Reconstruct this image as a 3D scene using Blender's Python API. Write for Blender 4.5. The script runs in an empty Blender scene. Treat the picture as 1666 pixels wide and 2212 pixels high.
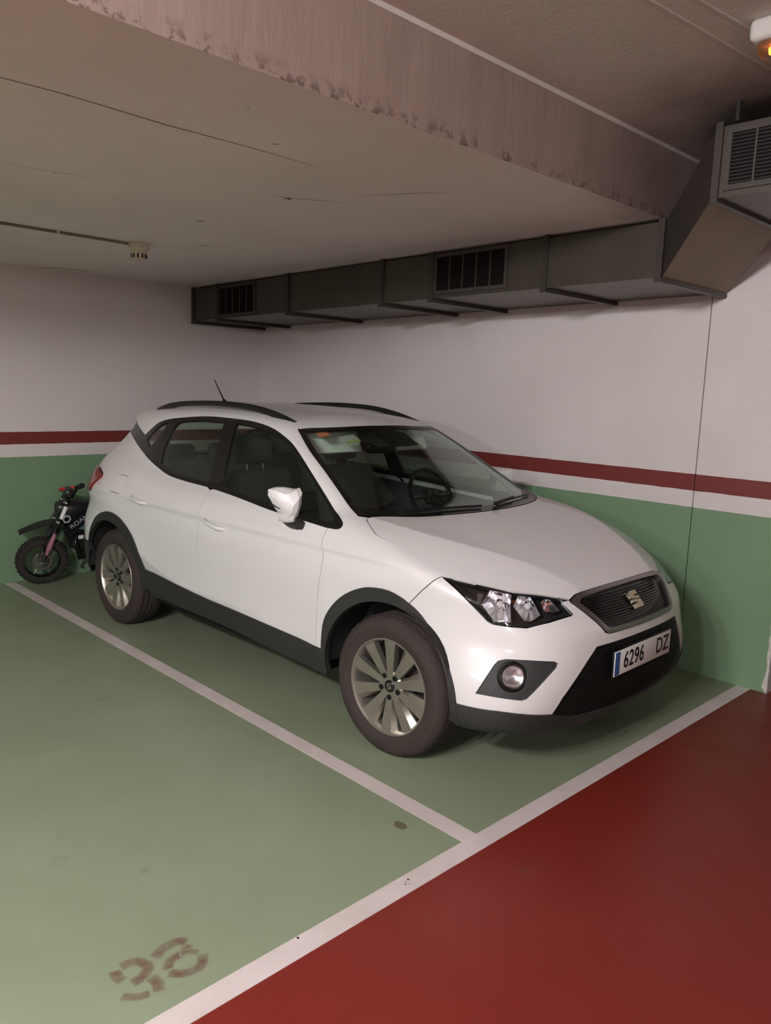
import bpy, bmesh, math, random
import numpy as np
from mathutils import Vector, Matrix
from mathutils.geometry import delaunay_2d_cdt

random.seed(7)
SC = bpy.context.scene
COL = SC.collection

# ------------------------------------------------------------------ camera
IMG_W, IMG_H = 1666.0, 2212.0
FOCAL_PX = 1707.04
CAM_POS = (1.68912, -2.18443, 1.63894)
YAW, PITCH, ROLL = 2.36753, -0.15645, 0.03488
fwd = Vector((math.cos(YAW)*math.cos(PITCH), math.sin(YAW)*math.cos(PITCH), math.sin(PITCH)))
rgt = Vector((math.sin(YAW), -math.cos(YAW), 0.0))
upv = rgt.cross(fwd)
cr, sr = math.cos(ROLL), math.sin(ROLL)
r2 = rgt*cr + upv*sr
u2 = upv*cr - rgt*sr
cam_data = bpy.data.cameras.new('camera')
cam_data.sensor_fit = 'HORIZONTAL'
cam_data.sensor_width = 36.0
cam_data.lens = FOCAL_PX/IMG_W*36.0
cam_data.clip_start = 0.05
cam = bpy.data.objects.new('camera', cam_data)
COL.objects.link(cam)
M = Matrix.Identity(4)
for i in range(3):
    M[i][0] = r2[i]; M[i][1] = u2[i]; M[i][2] = -fwd[i]; M[i][3] = CAM_POS[i]
cam.matrix_world = M
SC.camera = cam

# ------------------------------------------------------------------ light
w = bpy.data.worlds.new('world'); SC.world = w
w.use_nodes = True
w.node_tree.nodes['Background'].inputs[0].default_value = (0.5, 0.47, 0.45, 1)
w.node_tree.nodes['Background'].inputs[1].default_value = 0.02

def tube_or_fill_light(name, loc, power, color=(0.98, 0.97, 1.0)):
    """a fluorescent fitting or added fill light at aisle ceiling height: it sheds light to all sides below it"""
    for dx in (-0.4, 0.0, 0.4):
        l = bpy.data.lights.new(name, 'POINT')
        l.energy = power/3.0; l.color = color; l.shadow_soft_size = 0.09
        o = bpy.data.objects.new(name, l); COL.objects.link(o)
        o.location = (loc[0]+dx, loc[1], loc[2])
# two fluorescent fittings in a row on the aisle ceiling, then an added fill light
tube_or_fill_light('aisle_or_fill_light', (0.95, -3.6, 2.70), 500)
tube_or_fill_light('aisle_or_fill_light', (0.95, -7.2, 2.70), 280)
tube_or_fill_light('aisle_or_fill_light', (5.0, -6.5, 2.70), 200)  # unseen fill light, added to brighten the surfaces that face the aisle

SC.view_settings.view_transform = 'Standard'
SC.view_settings.look = 'None'
SC.view_settings.exposure = 0.12
SC.view_settings.gamma = 1.0
SC.view_settings.use_curve_mapping = False

# ------------------------------------------------------------------ helpers
def srgb(r, g, b):
    def f(c):
        c /= 255.0
        return c/12.92 if c <= 0.04045 else ((c+0.055)/1.055)**2.4
    return (f(r), f(g), f(b), 1.0)

def mat(name, color, rough=0.5, metal=0.0, coat=0.0, spec=0.5, noise=0.0, nscale=20.0, bump=0.0, bscale=200.0):
    m = bpy.data.materials.new(name); m.use_nodes = True
    nt = m.node_tree; b = nt.nodes['Principled BSDF']
    b.inputs['Base Color'].default_value = color
    b.inputs['Roughness'].default_value = rough
    b.inputs['Metallic'].default_value = metal
    b.inputs['Coat Weight'].default_value = coat
    b.inputs['Coat Roughness'].default_value = 0.06
    b.inputs['Specular IOR Level'].default_value = spec
    if noise > 0:
        tc = nt.nodes.new('ShaderNodeTexCoord'); n = nt.nodes.new('ShaderNodeTexNoise')
        n.inputs['Scale'].default_value = nscale; n.inputs['Detail'].default_value = 5
        nt.links.new(tc.outputs['Object'], n.inputs['Vector'])
        mx = nt.nodes.new('ShaderNodeMix'); mx.data_type = 'RGBA'; mx.blend_type = 'MULTIPLY'
        mx.inputs[0].default_value = 1.0
        rp = nt.nodes.new('ShaderNodeValToRGB')
        rp.color_ramp.elements[0].position = 0.25; rp.color_ramp.elements[1].position = 0.75
        lo = 1-noise
        rp.color_ramp.elements[0].color = (lo, lo, lo, 1); rp.color_ramp.elements[1].color = (1, 1, 1, 1)
        nt.links.new(n.outputs['Fac'], rp.inputs['Fac'])
        mx.inputs[6].default_value = color
        nt.links.new(rp.outputs['Color'], mx.inputs[7])
        nt.links.new(mx.outputs[2], b.inputs['Base Color'])
    if bump > 0:
        tc = nt.nodes.new('ShaderNodeTexCoord'); n = nt.nodes.new('ShaderNodeTexNoise')
        n.inputs['Scale'].default_value = bscale; n.inputs['Detail'].default_value = 4
        nt.links.new(tc.outputs['Object'], n.inputs['Vector'])
        bp = nt.nodes.new('ShaderNodeBump'); bp.inputs['Strength'].default_value = bump
        bp.inputs['Distance'].default_value = 0.004
        nt.links.new(n.outputs['Fac'], bp.inputs['Height']); nt.links.new(bp.outputs['Normal'], b.inputs['Normal'])
    return m

def glass_mat(name, tint, rough=0.02, base=0.04):
    """thin pane: tinted see-through mixed with a mirror reflection by Fresnel"""
    m = bpy.data.materials.new(name); m.use_nodes = True
    nt = m.node_tree; nt.nodes.clear()
    out = nt.nodes.new('ShaderNodeOutputMaterial')
    tr = nt.nodes.new('ShaderNodeBsdfTransparent'); tr.inputs[0].default_value = tint
    gl = nt.nodes.new('ShaderNodeBsdfGlossy'); gl.inputs['Roughness'].default_value = rough
    gl.inputs[0].default_value = (0.9, 0.95, 0.93, 1)
    lw = nt.nodes.new('ShaderNodeLayerWeight'); lw.inputs[0].default_value = 0.5
    pw = nt.nodes.new('ShaderNodeMath'); pw.operation = 'POWER'; pw.inputs[1].default_value = 5.0
    ml = nt.nodes.new('ShaderNodeMath'); ml.operation = 'MULTIPLY_ADD'; ml.inputs[1].default_value = 0.93; ml.inputs[2].default_value = base
    nt.links.new(lw.outputs['Facing'], pw.inputs[0]); nt.links.new(pw.outputs[0], ml.inputs[0])
    mx = nt.nodes.new('ShaderNodeMixShader')
    nt.links.new(ml.outputs[0], mx.inputs[0]); nt.links.new(tr.outputs[0], mx.inputs[1]); nt.links.new(gl.outputs[0], mx.inputs[2])
    nt.links.new(mx.outputs[0], out.inputs[0])
    return m

MT = {}
MT['paint'] = mat('white_paint', srgb(216, 213, 211), 0.38, coat=0.6)
MT['plastic'] = mat('grey_plastic', srgb(40, 40, 39), 0.62, noise=0.15, nscale=30, bump=0.15, bscale=900)
MT['trim'] = mat('black_trim', srgb(15, 15, 16), 0.25)
MT['gloss'] = mat('gloss_black', srgb(18, 18, 19), 0.12)
MT['dark'] = mat('dark_void', srgb(20, 19, 19), 0.85, spec=0.1)
MT['seal'] = mat('rubber_seal', srgb(30, 29, 29), 0.8, spec=0.1)
MT['tyre'] = mat('tyre_rubber', srgb(58, 50, 47), 0.8, spec=0.25, noise=0.25, nscale=14)
MT['alloy'] = mat('alloy', srgb(176, 170, 160), 0.36, metal=0.85, noise=0.12, nscale=40)
MT['alloydark'] = mat('alloy_dark', srgb(70, 62, 56), 0.5, metal=0.5, noise=0.2, nscale=40)
MT['chrome'] = mat('chrome', srgb(225, 222, 218), 0.12, metal=1.0)
MT['satin'] = mat('satin_metal', srgb(150, 145, 142), 0.32, metal=0.9)
MT['cabin'] = mat('dark_upholstery', srgb(52, 53, 53), 0.85, noise=0.2, nscale=60)
MT['headliner'] = mat('pale_headliner', srgb(205, 206, 200), 0.9)
MT['redlamp'] = mat('red_lamp', srgb(135, 30, 26), 0.2, coat=0.5)
MT['glass'] = glass_mat('side_glass', (0.82, 0.88, 0.84, 1))
MT['wglass'] = glass_mat('windscreen_glass', (0.92, 0.965, 0.935, 1))
MT['lens'] = glass_mat('clear_lens', (0.93, 0.93, 0.94, 1))
MT['white'] = mat('white_plastic', srgb(225, 222, 216), 0.5)
MT['platewhite'] = mat('plate_white', srgb(222, 220, 216), 0.4)
MT['black'] = mat('black_paint', srgb(16, 16, 17), 0.45)
MT['blue'] = mat('plate_blue', srgb(52, 92, 150), 0.4)

def link_mesh(name, me, parent=None, m=None):
    o = bpy.data.objects.new(name, me); COL.objects.link(o)
    if m is not None and len(me.materials) == 0:
        me.materials.append(m)
    if parent is not None:
        o.parent = parent
    return o

def empty(name, loc=(0, 0, 0), rz=0.0):
    o = bpy.data.objects.new(name, None); COL.objects.link(o)
    o.location = loc; o.rotation_euler = (0, 0, rz); o.empty_display_size = 0.2
    return o

def tag(o, label=None, cat=None, group=None, kind=None):
    if label: o['label'] = label
    if cat: o['category'] = cat
    if group: o['group'] = group
    if kind: o['kind'] = kind
    return o

class MB:
    """collects shapes into one mesh"""
    def __init__(s): s.v = []; s.f = []; s.smooth = []
    def add(s, vs, fs, smooth=False):
        n = len(s.v); s.v += [tuple(p) for p in vs]
        s.f += [tuple(i+n for i in f) for f in fs]; s.smooth += [smooth]*len(fs)
    def box(s, x0, x1, y0, y1, z0, z1):
        vs = [(x0,y0,z0),(x1,y0,z0),(x1,y1,z0),(x0,y1,z0),(x0,y0,z1),(x1,y0,z1),(x1,y1,z1),(x0,y1,z1)]
        s.hexa(vs)
    def hexa(s, vs):
        s.add(vs, [(0,3,2,1),(4,5,6,7),(0,1,5,4),(1,2,6,5),(2,3,7,6),(3,0,4,7)])
    def rbox(s, c, size, r=0.02, seg=3, rot=None):
        bm = bmesh.new(); bmesh.ops.create_cube(bm, size=1.0)
        for v in bm.verts: v.co = Vector((v.co.x*size[0], v.co.y*size[1], v.co.z*size[2]))
        bmesh.ops.bevel(bm, geom=list(bm.edges), offset=r, segments=seg, profile=0.5, affect='EDGES')
        R = rot if rot is not None else Matrix.Identity(3)
        bm.verts.index_update()
        s.add([R @ v.co + Vector(c) for v in bm.verts], [[v.index for v in f.verts] for f in bm.faces], True)
        bm.free()
    def tube(s, pts, rad, n=8, caps=True):
        pts = [Vector(p) for p in pts]; k = len(pts)
        rads = rad if isinstance(rad, (list, tuple)) else [rad]*k
        vs = []; fs = []; prev = None
        for i, p in enumerate(pts):
            d = (pts[min(i+1, k-1)]-pts[max(i-1, 0)]).normalized()
            a = prev if prev is not None else (Vector((0, 0, 1)) if abs(d.z) < .9 else Vector((1, 0, 0)))
            b = d.cross(a).normalized(); a = b.cross(d).normalized(); prev = a
            for j in range(n):
                t = 2*math.pi*j/n
                vs.append(p+(a*math.cos(t)+b*math.sin(t))*rads[i])
        for i in range(k-1):
            for j in range(n):
                fs.append((i*n+j, i*n+(j+1) % n, (i+1)*n+(j+1) % n, (i+1)*n+j))
        s.add(vs, fs, True)
        if caps:
            s.add(vs[:n], [tuple(range(n))[::-1]]); s.add(vs[-n:], [tuple(range(n))])
    def lathe(s, prof, n=48, axis='y', c=(0, 0, 0), close=False, a0=0, a1=2*math.pi):
        """prof: list of (r, h): spun about an axis"""
        full = abs(a1-a0-2*math.pi) < 1e-6
        m = n if full else n+1; k = len(prof); vs = []
        for i in range(m):
            t = a0+(a1-a0)*i/n
            for r, h in prof:
                if axis == 'y': p = (r*math.cos(t), h, r*math.sin(t))
                elif axis == 'z': p = (r*math.cos(t), r*math.sin(t), h)
                else: p = (h, r*math.cos(t), r*math.sin(t))
                vs.append((p[0]+c[0], p[1]+c[1], p[2]+c[2]))
        fs = []
        kk = k if close else k-1
        for i in range(n):
            for j in range(kk):
                a = i*k+j; b = ((i+1) % m)*k+j; a2 = i*k+(j+1) % k; b2 = ((i+1) % m)*k+(j+1) % k
                fs.append((a, b, b2, a2))
        s.add(vs, fs, True)
    def prism(s, poly, d0, d1, axis='y'):
        n = len(poly)
        def P(u, v, d):
            return {'y': (u, d, v), 'x': (d, u, v), 'z': (u, v, d)}[axis]
        vs = [P(u, v, d0) for u, v in poly]+[P(u, v, d1) for u, v in poly]
        fs = [tuple(range(n))[::-1], tuple(range(n, 2*n))]+[(i, (i+1) % n, n+(i+1) % n, n+i) for i in range(n)]
        s.add(vs, fs)
    def build(s, name, m, parent=None, sharp=40):
        me = bpy.data.meshes.new(name)
        me.from_pydata([tuple(p) for p in s.v], [], s.f)
        bm = bmesh.new(); bm.from_mesh(me)
        bmesh.ops.remove_doubles(bm, verts=bm.verts, dist=1e-5)
        bmesh.ops.recalc_face_normals(bm, faces=bm.faces)
        lim = math.radians(sharp)
        for f in bm.faces: f.smooth = True
        for e in bm.edges:
            if len(e.link_faces) != 2 or e.calc_face_angle(0) > lim: e.smooth = False
        bm.to_mesh(me); bm.free()
        return link_mesh(name, me, parent, m)

def catmull(pts, n=6):
    """dense smooth polyline through points"""
    P = [np.array(p, float) for p in pts]
    if len(P) < 3: return P
    out = []
    for i in range(len(P)-1):
        p0 = P[i-1] if i > 0 else 2*P[0]-P[1]
        p1, p2 = P[i], P[i+1]
        p3 = P[i+2] if i+2 < len(P) else 2*P[-1]-P[-2]
        for k in range(n):
            t = k/n
            out.append(.5*((2*p1)+(-p0+p2)*t+(2*p0-5*p1+4*p2-p3)*t*t+(-p0+3*p1-3*p2+p3)*t**3))
    out.append(P[-1])
    return out
# ------------------------------------------------------------------ the room
YW = 2.3733          # right-hand wall
XB = -4.7722         # back wall
XE = -0.31           # edge of the low ceiling over the bays
ZAISLE = 2.84            # ceiling of the driving aisle
def zlow(x): return 2.4576+.0117*(x+4.77)
Z1, Z2, Z3 = 1.1947, 1.0975, 0.9981

def nt_of(name):
    m = bpy.data.materials.new(name); m.use_nodes = True
    nt = m.node_tree; return m, nt, nt.nodes['Principled BSDF']
def N_(nt, t, **kw):
    n = nt.nodes.new(t)
    for k, v in kw.items(): setattr(n, k, v)
    return n
def noise(nt, vec, scale, detail=4, rough=.55):
    n = N_(nt, 'ShaderNodeTexNoise'); n.inputs['Scale'].default_value = scale; n.inputs['Detail'].default_value = detail
    n.inputs['Roughness'].default_value = rough
    nt.links.new(vec, n.inputs['Vector']); return n.outputs['Fac']
def ramp(nt, fac, p0, p1, c0=(0, 0, 0, 1), c1=(1, 1, 1, 1)):
    r = N_(nt, 'ShaderNodeValToRGB'); e = r.color_ramp.elements
    e[0].position, e[1].position = p0, p1; e[0].color, e[1].color = c0, c1
    nt.links.new(fac, r.inputs['Fac']); return r.outputs['Color']
def mixc(nt, fac, a, b, mode='MIX'):
    x = N_(nt, 'ShaderNodeMix', data_type='RGBA', blend_type=mode)
    for i, v in ((0, fac), (6, a), (7, b)):
        if hasattr(v, 'links') or hasattr(v, 'is_linked'): nt.links.new(v, x.inputs[i])
        else: x.inputs[i].default_value = v
    return x.outputs[2]
def mathn(nt, op, a, b=None):
    x = N_(nt, 'ShaderNodeMath', operation=op)
    for i, v in ((0, a), (1, b)):
        if v is None: continue
        if hasattr(v, 'is_linked'): nt.links.new(v, x.inputs[i])
        else: x.inputs[i].default_value = v
    return x.outputs[0]
def coords(nt):
    tc = N_(nt, 'ShaderNodeTexCoord'); sp = N_(nt, 'ShaderNodeSeparateXYZ')
    nt.links.new(tc.outputs['Object'], sp.inputs[0]); return tc.outputs['Object'], sp.outputs
def bump(nt, b, h, strength, dist=.003):
    bp = N_(nt, 'ShaderNodeBump'); bp.inputs['Strength'].default_value = strength; bp.inputs['Distance'].default_value = dist
    nt.links.new(h, bp.inputs['Height']); nt.links.new(bp.outputs['Normal'], b.inputs['Normal'])

GREEN = srgb(136, 147, 122); WGREEN = srgb(114, 142, 110); RED = srgb(116, 38, 30); WRED = srgb(112, 41, 38); WHITE = srgb(214, 206, 203)

def wall_material():
    m, nt, b = nt_of('painted_wall'); v, xyz = coords(nt)
    wob = mathn(nt, 'MULTIPLY', mathn(nt, 'SUBTRACT', noise(nt, v, 9, 3), .5), .006)
    z = mathn(nt, 'ADD', xyz[2], wob)
    c = mixc(nt, mathn(nt, 'LESS_THAN', z, Z1), WHITE, WRED)
    c = mixc(nt, mathn(nt, 'LESS_THAN', z, Z2), c, WHITE)
    c = mixc(nt, mathn(nt, 'LESS_THAN', z, Z3), c, WGREEN)
    d = ramp(nt, noise(nt, v, 1.7, 6), .3, .7, (.93, .92, .91, 1), (1, 1, 1, 1))
    c = mixc(nt, 1.0, c, d, 'MULTIPLY')
    nt.links.new(c, b.inputs['Base Color']); b.inputs['Roughness'].default_value = .55
    bump(nt, b, noise(nt, v, 160, 3), .12); return m

def floor_color(nt, v, xyz):
    c = mixc(nt, mathn(nt, 'GREATER_THAN', xyz[0], .03), GREEN, RED)
    d = ramp(nt, noise(nt, v, 1.3, 6, .6), .3, .75, (.84, .83, .80, 1), (1, 1, 1, 1))
    c = mixc(nt, 1.0, c, d, 'MULTIPLY')
    # scattered oil and dirt blotches
    s = ramp(nt, noise(nt, v, 5.5, 3, .5), .68, .78)
    c = mixc(nt, mathn(nt, 'MULTIPLY', s, .35), c, srgb(92, 88, 70))
    f = ramp(nt, noise(nt, v, 34, 2, .5), .74, .78)
    return mixc(nt, mathn(nt, 'MULTIPLY', f, .25), c, srgb(70, 62, 52))
def floor_gloss(nt, b, v):
    r = ramp(nt, noise(nt, v, 3, 5), .3, .7, (.30, .30, .30, 1), (.46, .46, .46, 1))
    nt.links.new(r, b.inputs['Roughness']); b.inputs['Specular IOR Level'].default_value = .4
    bump(nt, b, noise(nt, v, 90, 3), .06)
def floor_material():
    m, nt, b = nt_of('painted_floor'); v, xyz = coords(nt)
    nt.links.new(floor_color(nt, v, xyz), b.inputs['Base Color']); floor_gloss(nt, b, v); return m

def line_material():
    m, nt, b = nt_of('line_paint'); v, xyz = coords(nt)
    d = ramp(nt, noise(nt, v, 4, 6), .3, .7, (.84, .82, .80, 1), (1, 1, 1, 1))
    c = mixc(nt, 1.0, srgb(212, 200, 198), d, 'MULTIPLY')
    k = ramp(nt, noise(nt, v, 26, 2), .735, .76)
    c = mixc(nt, mathn(nt, 'MULTIPLY', k, .8), c, srgb(74, 66, 62))
    nt.links.new(c, b.inputs['Base Color']); b.inputs['Roughness'].default_value = .5
    return m

def grille_dark(nt, v, c):
    """darker colour around the duct's grille: a dark patch with a ragged edge"""
    d = N_(nt, 'ShaderNodeVectorMath', operation='DISTANCE'); d.inputs[1].default_value = (.35, 1.55, 2.72)
    nt.links.new(v, d.inputs[0])
    r = mathn(nt, 'ADD', d.outputs['Value'], mathn(nt, 'MULTIPLY', mathn(nt, 'SUBTRACT', noise(nt, v, 3, 5), .5), .5))
    k = ramp(nt, r, .30, .95, (1, 1, 1, 1), (0, 0, 0, 1))
    return mixc(nt, mathn(nt, 'MULTIPLY', k, .85), c, srgb(58, 46, 42))

def ceiling_material(name, base, streak):
    m, nt, b = nt_of(name); v, xyz = coords(nt)
    d = ramp(nt, noise(nt, v, 1.1, 7, .62), .3, .72, (.88, .87, .84, 1), (1, 1, 1, 1))
    c = mixc(nt, 1.0, base, d, 'MULTIPLY')
    k = ramp(nt, noise(nt, v, 18, 2), .755, .775)
    c = mixc(nt, mathn(nt, 'MULTIPLY', k, streak), c, srgb(52, 42, 38))
    c = grille_dark(nt, v, c)
    nt.links.new(c, b.inputs['Base Color']); b.inputs['Roughness'].default_value = .85
    bump(nt, b, noise(nt, v, 60, 5), .25, .004); return m

def face_material():
    """pinkish raw concrete face of the beam, dark chips along its lower edge"""
    m, nt, b = nt_of('pink_concrete'); v, xyz = coords(nt)
    st = N_(nt, 'ShaderNodeMapping'); st.inputs['Scale'].default_value = (1, 1, .18); nt.links.new(v, st.inputs['Vector'])
    d = ramp(nt, noise(nt, st.outputs[0], 9, 6, .6), .3, .72, (.86, .83, .82, 1), (1, 1, 1, 1))
    c = mixc(nt, 1.0, srgb(143, 123, 113), d, 'MULTIPLY')
    e = ramp(nt, noise(nt, v, 34, 5), .53, .60)
    low = N_(nt, 'ShaderNodeMapRange'); low.inputs['From Min'].default_value = 2.51; low.inputs['From Max'].default_value = 2.57
    low.inputs['To Min'].default_value = 1; low.inputs['To Max'].default_value = 0
    nt.links.new(xyz[2], low.inputs['Value'])
    c = mixc(nt, mathn(nt, 'MULTIPLY', mathn(nt, 'MULTIPLY', e, low.outputs[0]), .8), c, srgb(74, 52, 46))
    c = grille_dark(nt, v, c)
    nt.links.new(c, b.inputs['Base Color']); b.inputs['Roughness'].default_value = .85
    bump(nt, b, noise(nt, st.outputs[0], 40, 5), .3, .004); return m

MT['wall'] = wall_material(); MT['floor'] = floor_material(); MT['line'] = line_material()
MT['ceil'] = ceiling_material('low_ceiling_paint', srgb(230, 222, 220), .75)
MT['ceilh'] = ceiling_material('aisle_ceiling_paint', srgb(208, 202, 196), .2)
MT['face'] = face_material()
MT['plaster'] = mat('chipped_plaster', srgb(206, 202, 194), .8, noise=.3, nscale=25, bump=.5, bscale=40)

def struct(o): o['kind'] = 'structure'; return o

Y0, Y1, X1 = -14.0, 6.0, 6.5
mb = MB(); mb.add([(XB-.2,Y0,0),(X1,Y0,0),(X1,Y1,0),(XB-.2,Y1,0)], [(0,1,2,3)]); FLOOR = struct(mb.build('floor', MT['floor']))
mb = MB(); mb.box(XB-.15, XB, Y0, YW+.2, 0, zlow(XB)+.4); struct(mb.build('wall_back', MT['wall']))
# right wall: two panels with an open joint, ending at a chipped corner
XS = -0.3645; XW = .166
mb = MB(); mb.box(XB, XS-.004, YW, YW+.18, 0, 2.9); WR = struct(mb.build('wall_right', MT['wall']))
mb = MB(); mb.box(XS+.004, XW, YW-.004, YW+.18, 0, 2.9); struct(mb.build('wall_right', MT['wall']))
mb = MB(); mb.box(XS-.004, XS+.004, YW+.012, YW+.17, 0, 2.9); mb.build('wall_joint', mat('joint_filler', srgb(112, 104, 100), .8), WR)
# chipped plaster along the wall's end
mb = MB(); rnd = random.Random(3)
zs = [0.0]; 
while zs[-1] < 2.85: zs.append(zs[-1]+rnd.uniform(.025, .06))
vs = []; 
for z in zs:
    q = rnd.uniform(.002, .010)+(.012*max(0, 1-abs(z-.28)/.3) if z < .6 else 0)+(.02*rnd.random() if z < .12 else 0)
    vs += [(XW-q, YW-.0055, z), (XW+.001, YW-.0055, z), (XW+.001, YW+.18, z)]
fs = []
for i in range(len(zs)-1):
    a = i*3; fs += [(a, a+1, a+4, a+3), (a+1, a+2, a+5, a+4)]
mb.add(vs, fs); mb.build('chipped_corner', MT['plaster'], WR)
# recess beyond the wall's end, rest of the aisle (closed room)
mb = MB(); mb.box(XW, X1, YW+.9, YW+1.05, 0, 2.9); struct(mb.build('wall_recess', MT['wall']))
mb = MB(); mb.box(X1, X1+.15, Y0, Y1, 0, 2.9); struct(mb.build('wall_aisle', MT['wall']))
mb = MB(); mb.box(XB, X1, Y0-.15, Y0, 0, 2.9); struct(mb.build('wall_left', MT['wall']))
# ceilings
mb = MB(); z0, z1 = zlow(XB-.15), zlow(XE)
mb.add([(XB-.15,Y0,z0),(XE,Y0,z1),(XE,YW+.1,z1),(XB-.15,YW+.1,z0)], [(0,3,2,1)]); CL = struct(mb.build('ceiling', MT['ceil']))
mb = MB(); mb.add([(XE,Y0,z1),(XE,YW+.1,z1),(XE,YW+.1,ZAISLE+.05),(XE,Y0,ZAISLE+.05)], [(0,1,2,3)]); mb.build('ceiling_beam', MT['face'], CL)
# thin plaster ridge where the beam meets the aisle ceiling
mb = MB(); mb.box(XE-.02, X1, Y0, Y1, ZAISLE, ZAISLE+.06); CH = struct(mb.build('ceiling', MT['ceilh']))
mb = MB(); mb.prism([(XE, ZAISLE-.012), (XE+.004, ZAISLE-.012), (XE+.016, ZAISLE), (XE, ZAISLE)], Y0, YW, 'y'); mb.build('plaster_ridge', MT['ceilh'], CL)
for (a, b) in (((.02,-.55),(.50,-.62)), ((.25,-.60),(.40,1.0)), ((.33,-.60),(.52,1.0))):
    mb = MB(); d = (Vector(b)-Vector(a)).normalized(); n = Vector((-d.y, d.x))*.006
    A, B = Vector(a), Vector(b)
    mb.hexa([(*(A-n),ZAISLE-.0015),(*(B-n),ZAISLE-.0015),(*(B+n),ZAISLE-.0015),(*(A+n),ZAISLE-.0015),(*(A-n),ZAISLE),(*(B-n),ZAISLE),(*(B+n),ZAISLE),(*(A+n),ZAISLE)])
    mb.build('ceiling_seam', MT['ceilh'], CH)
# cracks in the low ceiling: thin dark slivers
MT['crack'] = mat('crack', srgb(44, 36, 32), .9, spec=.1)
MT['faint'] = mat('faint_crack', srgb(132, 120, 106), .9, spec=.1)
def crack(pts, w=.004, m='crack'):
    mb = MB(); P = [Vector((x, y, zlow(x)-.0012)) for x, y in pts]; vs = []
    for i, p in enumerate(P):
        d = (P[min(i+1, len(P)-1)]-P[max(i-1, 0)]).normalized(); n = Vector((-d.y, d.x, 0))
        k = w*(.35 if i in (0, len(P)-1) else random.uniform(.6, 1.1)); vs += [p-n*k, p+n*k]
    mb.add(vs, [(2*i, 2*i+1, 2*i+3, 2*i+2) for i in range(len(P)-1)]); mb.build('ceiling_crack', MT[m], CL)
crack([(-4.70,.25),(-4.66,.33),(-4.60,.36),(-4.62,.45),(-4.58,.50),(-4.57,.62)], .008)
crack([(-2.24,.15),(-2.21,.17),(-2.22,.19)], .006); crack([(-2.86,.52),(-2.83,.57),(-2.84,.61)], .006)
crack([(-2.13,1.12),(-2.10,1.17),(-2.11,1.22)], .005); crack([(-1.46,.16),(-1.44,.165),(-1.45,.19)], .011)
crack([(-1.47,.08),(-1.44,.12),(-1.41,.20),(-1.30,.38),(-1.22,.48)], .0022)
crack([(-.92,-1.75),(-.93,-1.45),(-.91,-1.1),(-.93,-.75),(-.92,-.40),(-.93,-.1)], .0028, 'faint')
crack([(-1.9,-1.05),(-1.84,-.75),(-1.80,-.55)], .0025, 'faint'); crack([(-1.2,.32),(-1.02,.42),(-.88,.50),(-.74,.62)], .002, 'faint')
crack([(-3.9,-.5),(-3.6,-.45),(-3.5,-.40)], .003, 'faint')
# wall lines on the floor
def strip(name, x0, x1, y0, y1, z=.0015):
    mb = MB(); mb.box(x0, x1, y0, y1, 0, z); o = mb.build(name, MT['line'], FLOOR); return o
tag(strip('parking_line', 0, .0785, Y0, YW-.004), 'white line between the green bays and the red aisle')
tag(strip('parking_line', XB+.02, 0, -.0794, 0), 'white line between the two green bays')
# worn stencilled bay numbers
def worn_mat(name, col):
    """old paint rubbed thin towards the edges of each stroke"""
    m, nt, b = nt_of(name); v, xyz = coords(nt)
    at = N_(nt, 'ShaderNodeAttribute', attribute_name='cover')
    k = mathn(nt, 'MULTIPLY', at.outputs['Fac'], ramp(nt, noise(nt, v, 24, 4), .25, .62, (.45, .45, .45, 1), (1, 1, 1, 1)))
    nt.links.new(mixc(nt, k, floor_color(nt, v, xyz), col), b.inputs['Base Color']); floor_gloss(nt, b, v)
    return m
MT['number'] = worn_mat('worn_brown_paint', srgb(98, 72, 60)); MT['number2'] = worn_mat('faded_brown_paint', srgb(104, 88, 72))
COVER = []
NST = [0]
def stroke(mb, pts, w):
    """one soft brush stroke lying on the floor"""
    NST[0] += 1; z = .0003+.00004*(NST[0] % 6)
    P = [Vector((x, y, z)) for x, y in pts]; P = [Vector(p) for p in catmull(P, 6)]; vs = []; k = len(P)
    P = [P[0]-(P[1]-P[0]).normalized()*w*.22]+P+[P[-1]+(P[-1]-P[-2]).normalized()*w*.22]; k = len(P)
    prof = ((-.62, 0), (-.40, .8), (0, 1), (.40, .8), (.62, 0))
    for i, p in enumerate(P):
        d = (P[min(i+1, k-1)]-P[max(i-1, 0)]).normalized(); n = Vector((-d.y, d.x, 0))
        e = 0 if i in (0, k-1) else min(1.0, .55+.45*min(i, k-1-i)/2)
        for u, c in prof: vs.append(p+n*w*u); COVER.append(c*e)
    mb.add(vs, [(5*i+j, 5*i+j+1, 5*i+j+6, 5*i+j+5) for i in range(k-1) for j in range(4)])
def cover_attr(o, k=1.0):
    a = o.data.attributes.new('cover', 'FLOAT', 'POINT')
    a.data.foreach_set('value', [c*k for c in COVER[:len(o.data.vertices)]]); COVER.clear()
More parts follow.
